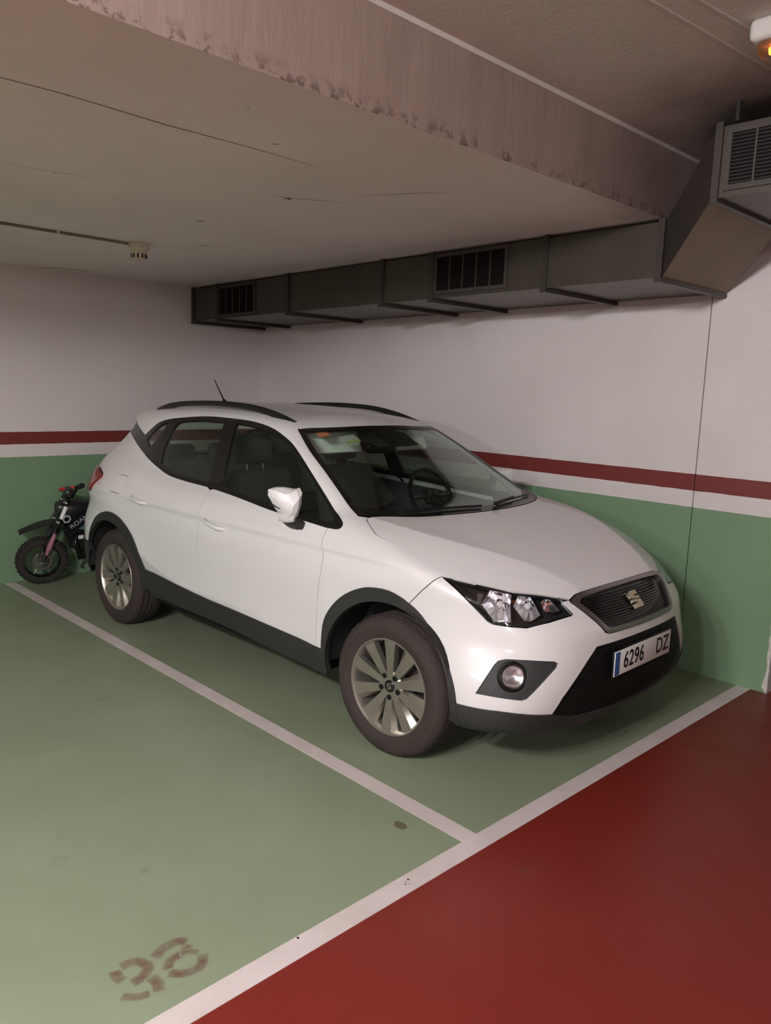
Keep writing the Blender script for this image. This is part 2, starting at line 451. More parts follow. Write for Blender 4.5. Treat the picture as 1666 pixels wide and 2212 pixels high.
def cub(xk,yk):
    xk=np.array(xk,float);yk=np.array(yk,float)
    h=np.diff(xk);dl=np.diff(yk)/h
    m=np.zeros_like(yk)
    m[0]=dl[0];m[-1]=dl[-1]
    for i in range(1,len(yk)-1):
        m[i]=0 if dl[i-1]*dl[i]<=0 and abs(dl[i-1]*dl[i])>0 else (h[i-1]+h[i])/(h[i]/dl[i-1]+h[i-1]/dl[i]) if dl[i-1]*dl[i]>0 else 0
        # blend with plain average for smoother look
        m[i]=.5*m[i]+.5*(dl[i-1]*h[i]+dl[i]*h[i-1])/(h[i]+h[i-1])
    def f(x):
        x=np.asarray(x,float)
        i=np.clip(np.searchsorted(xk,x)-1,0,len(h)-1)
        hh=h[i];t=(x-xk[i])/hh
        lo=t<0;hi=t>1
        tc=np.clip(t,0,1)
        r=(1+2*tc)*(1-tc)**2*yk[i]+tc*(1-tc)**2*hh*m[i]+tc*tc*(3-2*tc)*yk[i+1]+tc*tc*(tc-1)*hh*m[i+1]
        r=np.where(lo,yk[0]+m[0]*(x-xk[0]),r);r=np.where(hi,yk[-1]+m[-1]*(x-xk[-1]),r)
        return r
    return f
def smax(a,b,k):
    h=np.maximum(k-np.abs(a-b),0)/k
    return np.maximum(a,b)+h*h*k*.25
def smin(a,b,k): return -smax(-a,-b,k)
def sst(a,b,x):
    t=np.clip((x-a)/(b-a),0,1);return t*t*(3-2*t)
WZ=cub([.10,.20,.27,.36,.46,.56,.66,.74,.79,.83,.865,.887,.90,.93,.97,1.0,1.1],[.76,.815,.845,.868,.875,.877,.879,.880,.879,.873,.8665,.8700,.8655,.850,.829,.812,.762])
def wside(x,z):
    w=WZ(z)
    # plan taper
    w=w-.035*np.maximum(0,(x-2.55)/.8)**2-(.055+.13*sst(.58,.85,z))*np.maximum(0,(.05-x)/.75)**2
    # lower door scoop between the arches
    sc=np.exp(-((z-.50)/.13)**2)*sst(.35,.9,x)*(1-sst(1.75,2.25,x))
    w=w-.007*sc
    zl=.435+.41*np.maximum(0,.95-x)**2
    w=w-.28*np.clip(zl-z,0,.10)*sst(.30,.45,x)*(1-sst(1.2,1.9,x))
    # upper concave band below the shoulder line
    # flared arches
    for cx in (0.,2.566):
        r=np.hypot(x-cx,z-.315)
        w=w+.010*np.exp(-((r-.45)/.09)**2)
    return w
XF=cub([.12,.19,.25,.32,.42,.52,.60,.66,.72,.79,.84,.90],[3.16,3.24,3.29,3.335,3.352,3.355,3.352,3.342,3.305,3.249,3.205,3.14])
def xfront(a,z):
    e=np.exp(-((z-.66)/.17)**2);b=.55+.55*e;c=.31*e
    return XF(z)-.19*a**2-b*a**8-c*a**4, np.sqrt(1+(.38*a+8*b*a**7+4*c*a**3)**2)
XR=cub([.18,.30,.42,.56,.70,.82,.92,1.0,1.1],[-.62,-.72,-.765,-.775,-.76,-.735,-.715,-.69,-.65])
def xrear(a,z): return XR(z)+.14*a**2+.55*a**8
ZH=cub([1.8,2.2,2.45,2.7,2.95,3.1,3.2,3.3],[1.07,1.055,1.032,.99,.927,.872,.82,.75])
YC=cub([2.2,2.55,2.75,2.92,3.03,3.2],[.70,.655,.575,.475,.41,.32])
def ztop(x,a):
    yc=YC(x)
    h=ZH(x)-.020*(a/.7)**2
    cr=.24*np.maximum(0,a-yc)+.16*np.maximum(0,a-yc)**2   # falls away beyond the bonnet crease
    belt=1.01+.07*sst(.9,-.3,x)
    bl=sst(2.35,2.0,x)
    return (h-cr)*(1-bl)+belt*bl
def F_low(x,a,z):
    s=(a-wside(x,z))
    xf,xn=xfront(a,z)
    f=(x-xf)/xn
    r=(xrear(a,z)-x)
    t=(z-ztop(x,a))
    d=smax(s,f,.12)
    d=smax(d,r*.9,.14)
    d=smax(d,t,.055+.2*sst(.3,-.4,x))
    zb=.225+(-.02+.05*sst(.35,.8,a))*sst(2.7,3.05,x)
    d=smax(d,zb-z,.05)
    return d
ZR=cub([-.75,-.5,-.2,.2,.6,1.0,1.35,1.6,1.8],[1.425,1.452,1.477,1.499,1.510,1.508,1.488,1.458,1.42])
def wgh(x,z):
    return .795-.41*(z-.96)-.10*np.maximum(0,z-1.2)**2-.03*np.maximum(0,(x-1.4)/.9)**2-(.15+.12*sst(1.05,1.3,z))*np.maximum(0,(.35-x)/1.0)**2
def xwind(a,z): return 2.413-1.93*(z-1.007)-.33*a**2+.10*(z-1.0)*(1.42-z)
XG=cub([.9,1.0,1.1,1.2,1.3,1.38,1.43,1.5],[-.72,-.70,-.665,-.625,-.58,-.56,-.60,-.62])
def F_gh(x,a,z):
    s=(a-wgh(x,z))*.92
    t=z-(ZR(x)-.05*(a/.55)**2)
    w=(x-xwind(a,z))*.46
    r=(XG(z)+.16*a**2-x)*.9
    s=smax(s,r,.16)
    d=smax(s,t,.10)
    d=smax(d,w,.035)
    d=smax(d,.90-z,.02)
    return d
def F(x,y,z):
    a=np.abs(y); a=np.sqrt(a*a+1e-6)
    return smin(F_low(x,a,z),F_gh(x,a,z),.06+.11*sst(.5,-.3,x))
def grad(P,h=2e-3):
    g=np.zeros_like(P)
    for i in range(3):
        e=np.zeros(3);e[i]=h
        A=P+e;B=P-e
        g[:,i]=F(A[:,0],A[:,1],A[:,2])-F(B[:,0],B[:,1],B[:,2])
    return g/np.maximum(1e-9,np.linalg.norm(g,axis=1))[:,None]
# ------------------------------------------------------------------ car body: one smooth surface F = 0, cut into panels
def ray_hit(o, d, n=260):
    t = np.zeros(len(d)); act = np.arange(len(d))
    for k in range(n):
        P = o[act]+t[act][:, None]*d[act]
        f = F(P[:, 0], P[:, 1], P[:, 2])
        t[act] += np.maximum(f*.55, 0)
        act = act[f > 1.5e-4]
        if len(act) == 0: break
    miss = np.zeros(len(d), bool); miss[act] = True
    return o+t[:, None]*d, miss

def nrm(v):
    v = np.array(v, float); return v/np.linalg.norm(v)
def basis(d, ref=(1, 0, 0)):
    d = nrm(d); e1 = np.array(ref, float); e1 = nrm(e1-(e1@d)*d); e2 = np.cross(e1, d)
    return e1, e2, d
BAS = {'S': basis((0, 1, 0)), 'T': basis((0, 0, -1)), 'N': basis((-1, 0, 0), (0, 1, 0)), 'C': basis((-.6, .8, 0)),
       'O': basis((0, .75, -.66)), 'P': basis((.35, .80, -.45)), 'W': basis((-.55, 0, -.83), (0, 1, 0)),
       'R': basis((1, 0, -.15), (0, 1, 0)), 'D': basis((-.35, .80, -.45))}
CEN = np.array([1.3, 0, .7])

def to2(pts, bas):
    e1, e2, d = BAS[bas]; P = np.array(pts, float)
    return np.stack([(P-CEN)@e1, (P-CEN)@e2], 1)

def area2(p):
    x, y = p[:, 0], p[:, 1]
    return .5*np.sum(x*np.roll(y, -1)-y*np.roll(x, -1))

def inset(p, g):
    """move a polygon's outline inwards by g"""
    if area2(p) < 0: p = p[::-1]
    e = np.roll(p, -1, 0)-p; L = np.linalg.norm(e, axis=1); ok = L > 1e-6
    p = p[ok]; e = np.roll(p, -1, 0)-p; e = e/np.linalg.norm(e, axis=1)[:, None]
    n = np.stack([-e[:, 1], e[:, 0]], 1)
    n0 = np.roll(n, 1, 0); b = n+n0; bl = np.linalg.norm(b, axis=1); b = b/np.maximum(bl, 1e-6)[:, None]
    c = np.clip((b*n).sum(1), .45, 1)
    return p+b*(g/c)[:, None]

def inside(q, p):
    r = np.zeros(len(q), bool); x, y = q[:, 0], q[:, 1]
    for i in range(len(p)):
        x0, y0 = p[i-1]; x1, y1 = p[i]
        if y0 == y1: continue
        c = ((y0 > y) != (y1 > y)) & (x < (x1-x0)*(y-y0)/(y1-y0)+x0)
        r ^= c
    return r

def dens(p, h):
    out = []
    for i in range(len(p)):
        a, b = p[i], p[(i+1) % len(p)]; n = max(1, int(math.ceil(np.linalg.norm(b-a)/h)))
        for k in range(n): out.append(a+(b-a)*k/n)
    return np.array(out)

def fillp(loops, h, hz):
    """triangulate a polygon with holes on a fine grid"""
    b = np.concatenate(loops); edges = []; n0 = 0
    for l in loops:
        n = len(l); edges += [(n0+i, n0+(i+1) % n) for i in range(n)]; n0 += n
    lo, hi = loops[0].min(0), loops[0].max(0)
    gx, gy = np.meshgrid(np.arange(lo[0]+h*.5, hi[0], h), np.arange(lo[1]+hz*.5, hi[1], hz))
    gx[1::2] += h*.5
    g = np.stack([gx.ravel(), gy.ravel()], 1)
    m = inside(g, loops[0])
    for l in loops[1:]: m &= ~inside(g, l)
    g = g[m]
    if len(g):
        s = np.array([1/h, 1/hz]); keep = np.ones(len(g), bool)
        bb = b*s; gg = g*s
        for i in range(0, len(g), 4000):
            dd = ((gg[i:i+4000, None]-bb[None])**2).sum(2).min(1); keep[i:i+4000] = dd > .16
        g = g[keep]
    pts = np.concatenate([b, g]) if len(g) else b
    vs, es, fs, ov, oe, of = delaunay_2d_cdt([Vector((float(p[0]), float(p[1]))) for p in pts], edges, [], 0, 1e-7)
    V = np.array([(v.x, v.y) for v in vs])
    T = np.array([f for f in fs if len(f) == 3])
    c = V[T].mean(1); m = inside(c, loops[0])
    for l in loops[1:]: m &= ~inside(c, l)
    return V, T[m]

def mesh_from(name, parts, m, m_in, parent):
    """parts: list of (verts, faces, loop normals, material index)"""
    vs = []; fs = []; ns = []; mi = []
    for v, f, n, k in parts:
        o = len(vs); vs += [tuple(p) for p in v]; fs += [tuple(int(i)+o for i in t) for t in f]
        ns += n; mi += [k]*len(f)
    me = bpy.data.meshes.new(name); me.from_pydata(vs, [], fs)
    me.materials.append(m)
    if m_in is not None: me.materials.append(m_in)
    me.polygons.foreach_set('material_index', mi)
    me.polygons.foreach_set('use_smooth', [True]*len(fs))
    me.normals_split_custom_set(ns)
    me.update()
    return link_mesh(name, me, parent)

def rounded(p, r):
    return p

def snap(P):
    """densify an outline and move its points onto the body along the normals, so that neighbours share one seam"""
    out = []
    for i in range(len(P)):
        a, b = P[i], P[(i+1) % len(P)]; n = max(1, int(math.ceil(np.linalg.norm(b-a)/.03)))
        for k in range(n): out.append(a+(b-a)*k/n)
    Q = np.array(out)
    for it in range(6):
        f = F(Q[:, 0], Q[:, 1], Q[:, 2]); Q = Q-np.clip(f, -.05, .05)[:, None]*grad(Q)
    return Q

SEALS = []
def panel(name, m, parent, outline, bas, off=0.0, th=0.010, holes=(), h=0.03, hz=None, gap=0.0018, side='both', m_in=None, hgap=None, bh=0.014, seal=False, label=None):
    """side: 'both' = right panel and its mirror image, 'R' right only, 'sym' = right half joined with its mirror, 'full' outline covers both"""
    hz = hz or h
    mk = lambda P: np.array([(q[0], -q[1] if side != 'full' else q[1], q[2]) for q in P], float)
    p = to2(snap(mk(outline)), bas)
    p = inset(p, gap) if gap else (p if area2(p) > 0 else p[::-1])
    loops = [dens(p, bh)]
    for H in holes:
        q = to2(snap(mk(H)), bas); q = inset(q, -(hgap if hgap is not None else gap)); loops.append(dens(q, bh))
    V, T = fillp(loops, h, hz)
    e1, e2, d = BAS[bas]
    O = CEN+V[:, :1]*e1+V[:, 1:]*e2-d*2.6
    P, miss = ray_hit(O, np.repeat(d[None], len(O), 0))
    if miss.any():
        T = T[~miss[T].any(1)]
    if side == 'sym':
        c = np.abs(P[:, 1]) < .012; P[c, 1] = 0
    N = grad(P)
    A, B, Cc = P[T[:, 0]], P[T[:, 1]], P[T[:, 2]]
    fn = np.cross(B-A, Cc-A); fl = (fn*N[T[:, 0]]).sum(1) < 0
    T[fl] = T[fl][:, ::-1]
    outp = P+off*N; inn = P+(off-th)*N
    ed = {}
    for t in T:
        for i in range(3):
            a, b = int(t[i]), int(t[(i+1) % 3])
            if (b, a) in ed: del ed[(b, a)]
            else: ed[(a, b)] = 1
    def make(sgn):
        S = np.array([1, sgn, 1.0]); o = outp*S; i_ = inn*S; n_ = N*S
        tt = T if sgn > 0 else T[:, ::-1]
        parts = []
        parts.append((o, tt, [tuple(n_[k]) for t in tt for k in t], 0))
        ti = tt[:, ::-1]
        parts.append((i_, ti, [tuple(-n_[k]) for t in ti for k in t], 1 if m_in is not None else 0))
        rv = []; rf = []; rn = []
        for (a, b) in ed:
            if side == 'sym' and abs(P[a, 1]) < 1e-4 and abs(P[b, 1]) < 1e-4: continue
            k = len(rv); rv += [o[a], o[b], i_[b], i_[a]]
            e = o[b]-o[a]; q = np.cross(e, n_[a])*sgn; q = q/max(1e-9, np.linalg.norm(q))
            rf.append((k+1, k, k+3, k+2) if sgn > 0 else (k, k+1, k+2, k+3)); rn += [tuple(q)]*4
        parts.append((rv, rf, rn, 0))
        return parts
    objs = []
    if side == 'sym': objs.append(mesh_from(name, make(1)+make(-1), m, m_in, parent))
    else:
        objs.append(mesh_from(name, make(1), m, m_in, parent))
        if side == 'both': objs.append(mesh_from(name, make(-1), m, m_in, parent))
    if seal:
        lp = loops[0]; a = inset(lp, .012); b = inset(lp, -.010)
        n = min(len(a), len(b)); 
        if len(a) == len(b):
            q = np.concatenate([a, b]); O = CEN+q[:, :1]*e1+q[:, 1:]*e2-d*2.6
            Q, ms = ray_hit(O, np.repeat(d[None], len(O), 0)); NN = grad(Q); Q = Q-.011*NN
            fs = [(i, (i+1) % n, n+(i+1) % n, n+i) for i in range(n)]
            fs = [f for f in fs if not ms[list(f)].any()]
            if side == 'sym': fs = [f for f in fs if max(abs(Q[i, 1]) for i in f) > .03]
            for sgn in ((1, -1) if side in ('both', 'sym') else (1,)):
                SEALS.append((Q*np.array([1, sgn, 1.0]), fs))
    return objs

def surf(pts, bas='C', off=0.0):
    """snap right-side points (x, a, z) onto the body, return points and normals"""
    P = np.array([(q[0], -q[1], q[2]) for q in pts], float); e1, e2, d = BAS[bas]
    V = to2(P, bas); O = CEN+V[:, :1]*e1+V[:, 1:]*e2-d*2.6
    Q, ms = ray_hit(O, np.repeat(d[None], len(O), 0)); N = grad(Q)
    return Q+off*N, N

def mirror_copy(o, parent=None):
    """mirror image of a mesh about the car's centre plane"""
    me = o.data.copy(); me.transform(Matrix.Scale(-1, 4, (0, 1, 0))); me.flip_normals()
    c = bpy.data.objects.new(o.name, me); COL.objects.link(c)
    c.parent = parent if parent is not None else o.parent
    return c
# ------------------------------------------------------------------ the car
CAR = empty('car', (-3.28323, 0.99195, 0.0), 0.01856)
tag(CAR, 'white compact crossover with black roof rails parked beside the wall', 'car')

def cm(*p, n=4): return [tuple(q) for q in catmull(p, n)]

FA = cm((2.165,.88,.372),(2.166,.88,.40),(2.171,.88,.454),(2.189,.88,.543),(2.246,.88,.631),(2.323,.88,.697),(2.408,.88,.739),(2.481,.88,.758),(2.577,.87,.763),(2.661,.86,.739),(2.731,.84,.70),(2.794,.833,.643),(2.862,.838,.574),(2.922,.85,.497),(2.957,.853,.428),(2.972,.848,.364), n=3)
RA = cm((-.345,.868,.45),(-.334,.868,.514),(-.303,.874,.588),(-.229,.876,.676),(-.147,.881,.727),(-.037,.888,.761),(.072,.89,.764),(.17,.89,.741),(.255,.89,.699),(.318,.889,.652),(.372,.888,.588),(.41,.878,.518),(.431,.86,.452), n=3)
def between(L, x0, x1): return [q for q in L if min(x0, x1) <= q[0] <= max(x0, x1)]
DLO_TOP = cm((.053,.646,1.265),(.131,.634,1.319),(.215,.62,1.363),(.336,.609,1.388),(.47,.599,1.403),(.709,.582,1.421),(.957,.58,1.422),(1.172,.581,1.415),(1.357,.595,1.394),(1.511,.62,1.357),(1.647,.648,1.305),(1.871,.70,1.172),(2.08,.749,1.040))
DLO_TIP = cm((2.08,.749,1.040),(2.172,.782,1.002),(2.203,.80,.982),(2.188,.815,.969),(2.113,.825,.971))
DLO_BOT = cm((2.113,.825,.971),(1.871,.819,.984),(1.634,.811,.996),(1.317,.786,1.018),(1.001,.769,1.036),(.743,.766,1.046),(.551,.759,1.060),(.406,.743,1.088),(.249,.724,1.129),(.086,.691,1.178),(-.084,.642,1.222))
SILL = [(2.168,.879,.393),(1.198,.862,.412),(.892,.867,.429),(.657,.864,.442),(.431,.86,.452)]
def silz(x): return float(np.interp(x, [.431,.657,.892,1.198,2.168], [.452,.442,.429,.412,.393]))

# --- white panels
W_ = MT['paint']; HL = MT['headliner']
wind_r = [(1.624,0,1.416),(1.604,.317,1.409)]
WS_TOP = cm((1.624,0,1.416),(1.604,.317,1.409),(1.545,.550,1.397))
WS_SIDE = cm((1.545,.550,1.397),(1.722,.613,1.301),(1.913,.652,1.196),(2.09,.692,1.097),(2.222,.722,1.022))
WS_BOT = cm((2.222,.722,1.022),(2.286,.658,1.014),(2.382,.505,1.016),(2.434,.342,1.023),(2.466,.144,1.029),(2.472,0,1.03))
def mirr(half):
    """close a right half (from centre to centre) with its mirror image"""
    out = [(x, -a, z) for x, a, z in half]
    for x, a, z in half[::-1]:
        if a > 1e-4: out.append((x, a, z))
    return out

ROOF_SIDE = cm((1.535,.532,1.40),(1.35,.513,1.44),(1.0,.503,1.455),(.5,.498,1.458),(0,.484,1.447),(-.3,.452,1.425),(-.47,.40,1.405))
SEAM_HOOD = cm((2.274,.700,1.017),(2.281,.720,1.010),(2.312,.738,.997),(2.344,.752,.984),(2.388,.770,.969),(2.434,.783,.957),(2.546,.779,.940),(2.642,.761,.925),(2.747,.736,.907),(2.852,.714,.883),(2.94,.709,.853))
HEAD_TOP = [(2.818,.794,.864),(2.945,.712,.852),(3.065,.613,.831),(3.175,.461,.798),(3.196,.449,.784)]
HEAD_LOW = [(3.247,.431,.733),(3.211,.559,.716),(3.158,.648,.694),(3.108,.691,.695),(3.049,.730,.699),(3.027,.741,.710),(2.962,.773,.773),(2.878,.793,.839)]
GR = dict(TL=(3.203,.368,.797), L=(3.213,.408,.777), BL=(3.326,.305,.651), BB=(3.331,.283,.643))

# bonnet
hood = [(2.472,0,1.03)]+WS_BOT[::-1][1:-5]+SEAM_HOOD+[(3.065,.613,.831),(3.175,.461,.798),(3.208,.408,.787),(3.203,.362,.799),(3.209,.2,.803),(3.213,0,.805)]
panel('bonnet', W_, CAR, mirr(hood), 'T', side='full', h=.014, seal=True, gap=.0026)
# roof
roof = WS_TOP[:-1]+ROOF_SIDE+[(-.52,.30,1.42),(-.54,0,1.43)]
panel('roof', W_, CAR, mirr(roof), 'T', side='full', h=.045, m_in=HL, th=.03, seal=True)
# roof side with windscreen pillar
rs = WS_SIDE[::-1][:-1]+[(1.545,.550,1.397)]+ROOF_SIDE+[(-.35,.49,1.36),(-.224,.555,1.326)]+DLO_TOP+[(2.125,.764,1.022)]
panel('roof_side', W_, CAR, rs, 'O', h=.035, m_in=HL, th=.022, seal=True)
# front wing
wing = [(2.125,.825,.970),(2.123,.848,.926),(2.130,.863,.886),(2.148,.872,.853),(2.146,.884,.78),(2.126,.875,.684),(2.124,.875,.51),(2.126,.879,.394)]+between(FA, 2.16, 2.685)
wing = wing+[(2.688,.858,.7245),(2.755,.838,.800)]+HEAD_TOP[:2]+SEAM_HOOD[::-1][:-1]+[(2.274,.700,1.017),(2.222,.726,1.021),(2.125,.764,1.022)]+DLO_TIP[1:]
panel('front_wing', W_, CAR, wing, 'D', h=.022, hz=.014, seal=True)
# front door
fd = [(2.127,.879,.393),(1.198,.862,.412),(1.065,.86,.418),(1.062,.86,.60),(1.064,.87,.80),(1.060,.86,.90),(1.046,.79,1.034)]+between(DLO_BOT, 1.05, 2.12)[::-1]+[(2.125,.825,.970),(2.123,.848,.926),(2.130,.863,.886),(2.148,.872,.853),(2.146,.884,.78),(2.126,.875,.684),(2.124,.875,.51)]
panel('front_door', W_, CAR, fd, 'S', h=.03, hz=.0085, gap=.0021, seal=True)
# rear door
RD_EDGE = cm((.30,.885,.667),(.252,.87,.76),(.215,.87,.84),(.188,.84,.93),(.180,.82,1.0),(.195,.76,1.07),(.225,.715,1.134))
rd = [(1.065,.86,.418)]+SILL[2:]+[q for q in RA[::-1] if q[0] > .30]+RD_EDGE+[q for q in DLO_BOT[::-1] if .23 < q[0] < 1.045]+[(1.046,.79,1.034),(1.060,.86,.90),(1.064,.87,.80),(1.062,.86,.60)]
panel('rear_door', W_, CAR, rd, 'S', h=.03, hz=.0085, gap=.0021, seal=True)
# rear quarter with bumper corner
FLAP = [(x, .85, z) for x, z in [(-.012,.905),(.0,.893),(.115,.889),(.133,.898),(.139,.92),(.146,1.005),(.138,1.022),(.12,1.028),(.005,1.032),(-.012,1.022),(-.018,1.0)]]
rq = RD_EDGE[::-1]+[q for q in RA[::-1] if q[0] <= .30][:-3]+[(-.336,.868,.51),(-.62,.62,.51),(-.64,.60,.70),(-.60,.62,.855),(-.364,.80,.862),(-.234,.808,.966),(-.262,.795,.988),(-.59,.60,.99),(-.50,.56,1.12),(-.42,.51,1.24),(-.353,.537,1.269)]+[(-.084,.642,1.222),(.086,.691,1.178)]
panel('rear_quarter', W_, CAR, rq, 'P', h=.025, hz=.018, seal=True, holes=[FLAP], m_in=HL)
panel('fuel_flap', W_, CAR, FLAP, 'P', h=.03)
# bumper (right half + mirror)
bump = [(3.345,0,.640),(3.331,.283,.640),(3.326,.309,.650),(3.213,.412,.777),(3.207,.412,.787),(3.196,.449,.784)]+HEAD_LOW+[(2.818,.794,.864),(2.755,.838,.800),(2.688,.858,.7245)]+[q for q in FA if q[0] > 2.69]
bump += [(3.076,.817,.364),(3.171,.76,.364),(3.268,.589,.341),(3.289,.548,.408),(3.318,.417,.548),(3.328,.366,.597),(3.346,.18,.600),(3.352,0,.602)]
FOG = [(3.052,.827,.428),(3.095,.772,.548),(3.106,.759,.566),(3.13,.74,.574),(3.262,.583,.563),(3.274,.57,.555),(3.272,.575,.54),(3.222,.703,.423),(3.205,.718,.417)]
panel('front_bumper', W_, CAR, bump, 'C', side='sym', h=.022, hz=.016, holes=[FOG], th=.02, seal=False)
# tailgate, rear window
panel('tailgate', W_, CAR, mirr([(-.7,0,.55),(-.7,.58,.55),(-.7,.60,.80),(-.66,.56,1.02),(-.66,0,1.03)]), 'R', side='full', h=.05)
panel('rear_window', MT['glass'], CAR, mirr([(-.66,0,1.045),(-.66,.52,1.035),(-.55,.44,1.32),(-.55,0,1.34)]), 'R', side='full', h=.08, th=.005)
panel('rear_window_frame', MT['trim'], CAR, mirr([(-.66,0,1.02),(-.66,.60,1.01),(-.55,.50,1.38),(-.55,0,1.40)]), 'R', side='full', h=.05, holes=[mirr([(-.66,0,1.05),(-.66,.50,1.04),(-.55,.43,1.315),(-.55,0,1.335)])], off=.002)
panel('tail_light', MT['redlamp'], CAR, [(-.262,.795,.984),(-.238,.806,.966),(-.366,.80,.866),(-.60,.66,.86),(-.60,.62,.984)], 'P', off=.012, th=.03, h=.03)
panel('rear_bumper', MT['plastic'], CAR, [(-.345,.868,.45),(-.334,.868,.509),(-.62,.62,.509),(-.70,.40,.55),(-.70,.40,.27),(-.55,.70,.26),(-.42,.83,.26),(-.40,.85,.33)], 'P', h=.03, off=.004)

# --- black cladding
def arc(cx, cz, r, z0, a, n=28):
    t0 = math.asin((z0-cz)/r); out = []
    for i in range(n+1):
        t = math.pi-t0-(math.pi-2*t0)*i/n
        out.append((cx+r*math.cos(t), a, cz+r*math.sin(t)))
    return out
inner_f = arc(2.566, .325, .383, .275, .87)
panel('front_arch_cladding', MT['plastic'], CAR, FA+[(2.985,.84,.275)]+inner_f[::-1]+[(2.165,.86,.275)], 'S', off=.010, th=.03, h=.02, gap=-.001)
inner_r = arc(0, .325, .383, .30, .87)
panel('rear_arch_cladding', MT['plastic'], CAR, RA+[(.45,.86,.33)]+[q for q in inner_r[::-1]]+[(-.40,.85,.32)], 'S', off=.010, th=.03, h=.02, gap=-.001)
panel('sill_cladding', MT['plastic'], CAR, [(2.175,.86,.262)]+[(2.166,.879,.393)]+SILL[1:]+[(.455,.86,.275)], 'S', off=.008, th=.02, h=.03, hz=.015, gap=-.001)
lip = [(2.965,.845,.37)]+cm((2.972,.848,.366),(3.076,.817,.366),(3.171,.76,.366),(3.268,.589,.343),n=3)+[(3.300,.45,.300),(3.315,.25,.285),(3.32,0,.285),(3.24,0,.222),(3.22,.3,.225),(3.17,.55,.24),(3.08,.74,.256),(2.99,.81,.258),(2.955,.83,.262)]
panel('front_lip', MT['plastic'], CAR, lip, 'C', side='sym', off=.008, th=.03, h=.025, gap=-.001)

# --- windows: black surround and panes on each side
quarter = [(.125,.65,1.232),(.150,.645,1.27),(.225,.63,1.335),(.285,.62,1.357),(.315,.62,1.362),(.300,.64,1.30),(.205,.67,1.19)]
rearp = cm((.41,.73,1.112),(.56,.74,1.082),(.75,.75,1.067),(.985,.757,1.057))+cm((.985,.757,1.057),(.965,.67,1.25),(.925,.60,1.398))+cm((.925,.60,1.398),(.70,.60,1.396),(.50,.61,1.382),(.44,.62,1.372))[1:]+[(.405,.64,1.33),(.390,.68,1.20)]
frontp = cm((1.135,.76,1.047),(1.317,.77,1.037),(1.634,.79,1.015),(1.871,.80,1.003),(2.10,.81,.993))+cm((2.10,.81,.993),(2.135,.80,.999),(2.115,.785,1.010),(2.06,.755,1.04))[1:]+cm((2.06,.755,1.04),(1.855,.70,1.168),(1.632,.652,1.298),(1.497,.625,1.345),(1.35,.61,1.376),(1.172,.60,1.394),(1.05,.60,1.40))[1:]+[(1.085,.67,1.25)]
STRIP = [(-.084,.642,1.222),(-.353,.537,1.269),(-.224,.555,1.326)]
dlo = DLO_TOP+DLO_TIP[1:]+DLO_BOT[1:]+STRIP[1:]
panel('window_surround', MT['trim'], CAR, dlo, 'S', off=.003, th=.018, h=.03, gap=-.003, holes=[quarter, rearp, frontp], hgap=0.0, bh=.012)
panel('quarter_window', MT['glass'], CAR, quarter, 'S', off=.0, th=.004, h=.05, gap=-.004)
panel('rear_door_window', MT['glass'], CAR, rearp, 'S', off=.0, th=.004, h=.05, gap=-.004)
panel('front_door_window', MT['glass'], CAR, frontp, 'S', off=.0, th=.004, h=.05, gap=-.004)
ws = mirr(WS_TOP+WS_SIDE[1:]+WS_BOT[1:])
ws_in = mirr(cm((1.655,0,1.40),(1.636,.317,1.393),(1.585,.525,1.378),n=3)+cm((1.60,.54,1.37),(1.745,.588,1.288),(1.93,.627,1.186),(2.09,.664,1.097),(2.17,.68,1.052),n=3)+cm((2.175,.66,1.05),(2.33,.47,1.065),(2.385,.3,1.07),(2.41,.12,1.075),(2.415,0,1.076),n=3))
panel('windscreen_surround', MT['trim'], CAR, ws, 'W', side='full', off=.002, th=.012, h=.03, gap=.002, holes=[ws_in], hgap=0.0)
panel('windscreen', MT['wglass'], CAR, ws_in, 'W', side='full', th=.005, h=.06, gap=-.006)

# --- grilles
gtop = [(3.213,0,.806),(3.209,.2,.803),(3.203,.365,.797),(3.206,.392,.790),(3.213,.406,.777)]
gl = gtop+[(3.326,.306,.652),(3.331,.283,.643),(3.345,.14,.642),(3.347,0,.642)]
gin = [(3.225,0,.789),(3.222,.19,.786),(3.220,.348,.781),(3.226,.374,.766),(3.318,.292,.668),(3.325,.27,.662),(3.335,.13,.661),(3.337,0,.661)]
gfr = panel('grille_frame', MT['satin'], CAR, mirr(gl), 'N', side='full', off=.006, th=.025, h=.02, holes=[mirr(gin)], hgap=0, gap=.001)[0]
gp = panel('upper_grille', MT['gloss'], CAR, mirr(gin), 'N', side='full', off=-.012, th=.01, h=.04, gap=-.004)[0]
lgo = [(3.352,0,.602),(3.346,.18,.600),(3.328,.366,.597),(3.318,.417,.548),(3.289,.548,.408),(3.268,.589,.341),(3.300,.45,.296),(3.315,.25,.281),(3.32,0,.281)]
lg = panel('lower_grille', MT['black'], CAR, mirr(lgo), 'N', side='full', off=-.010, th=.01, h=.04, gap=-.004)[0]
MT['meshbar'] = mat('grille_mesh', srgb(22, 21, 22), .5)
def grille_bars(name, parent, rows, halfw, off):
    mb = MB()
    for z in rows:
        hw = halfw(z); n = 16; pts = [(3.3, hw*(2*i/n-1), z) for i in range(n+1)]
        Q, N = surf(pts, 'N', off)
        vs = []; fs = []
        for i, (q, nn) in enumerate(zip(Q, N)):
            for dz, dn in ((-.0016, -.005), (-.0016, .0), (.0016, .0), (.0016, -.005)):
                vs.append(q+nn*dn+np.array([0, 0, dz]))
        for i in range(n):
            for j in range(4):
                fs.append((i*4+j, i*4+(j+1) % 4, i*4+4+(j+1) % 4, i*4+4+j))
        mb.add(vs, fs)
    o = mb.build(name, MT['meshbar'], parent); o['kind'] = 'stuff'; return o
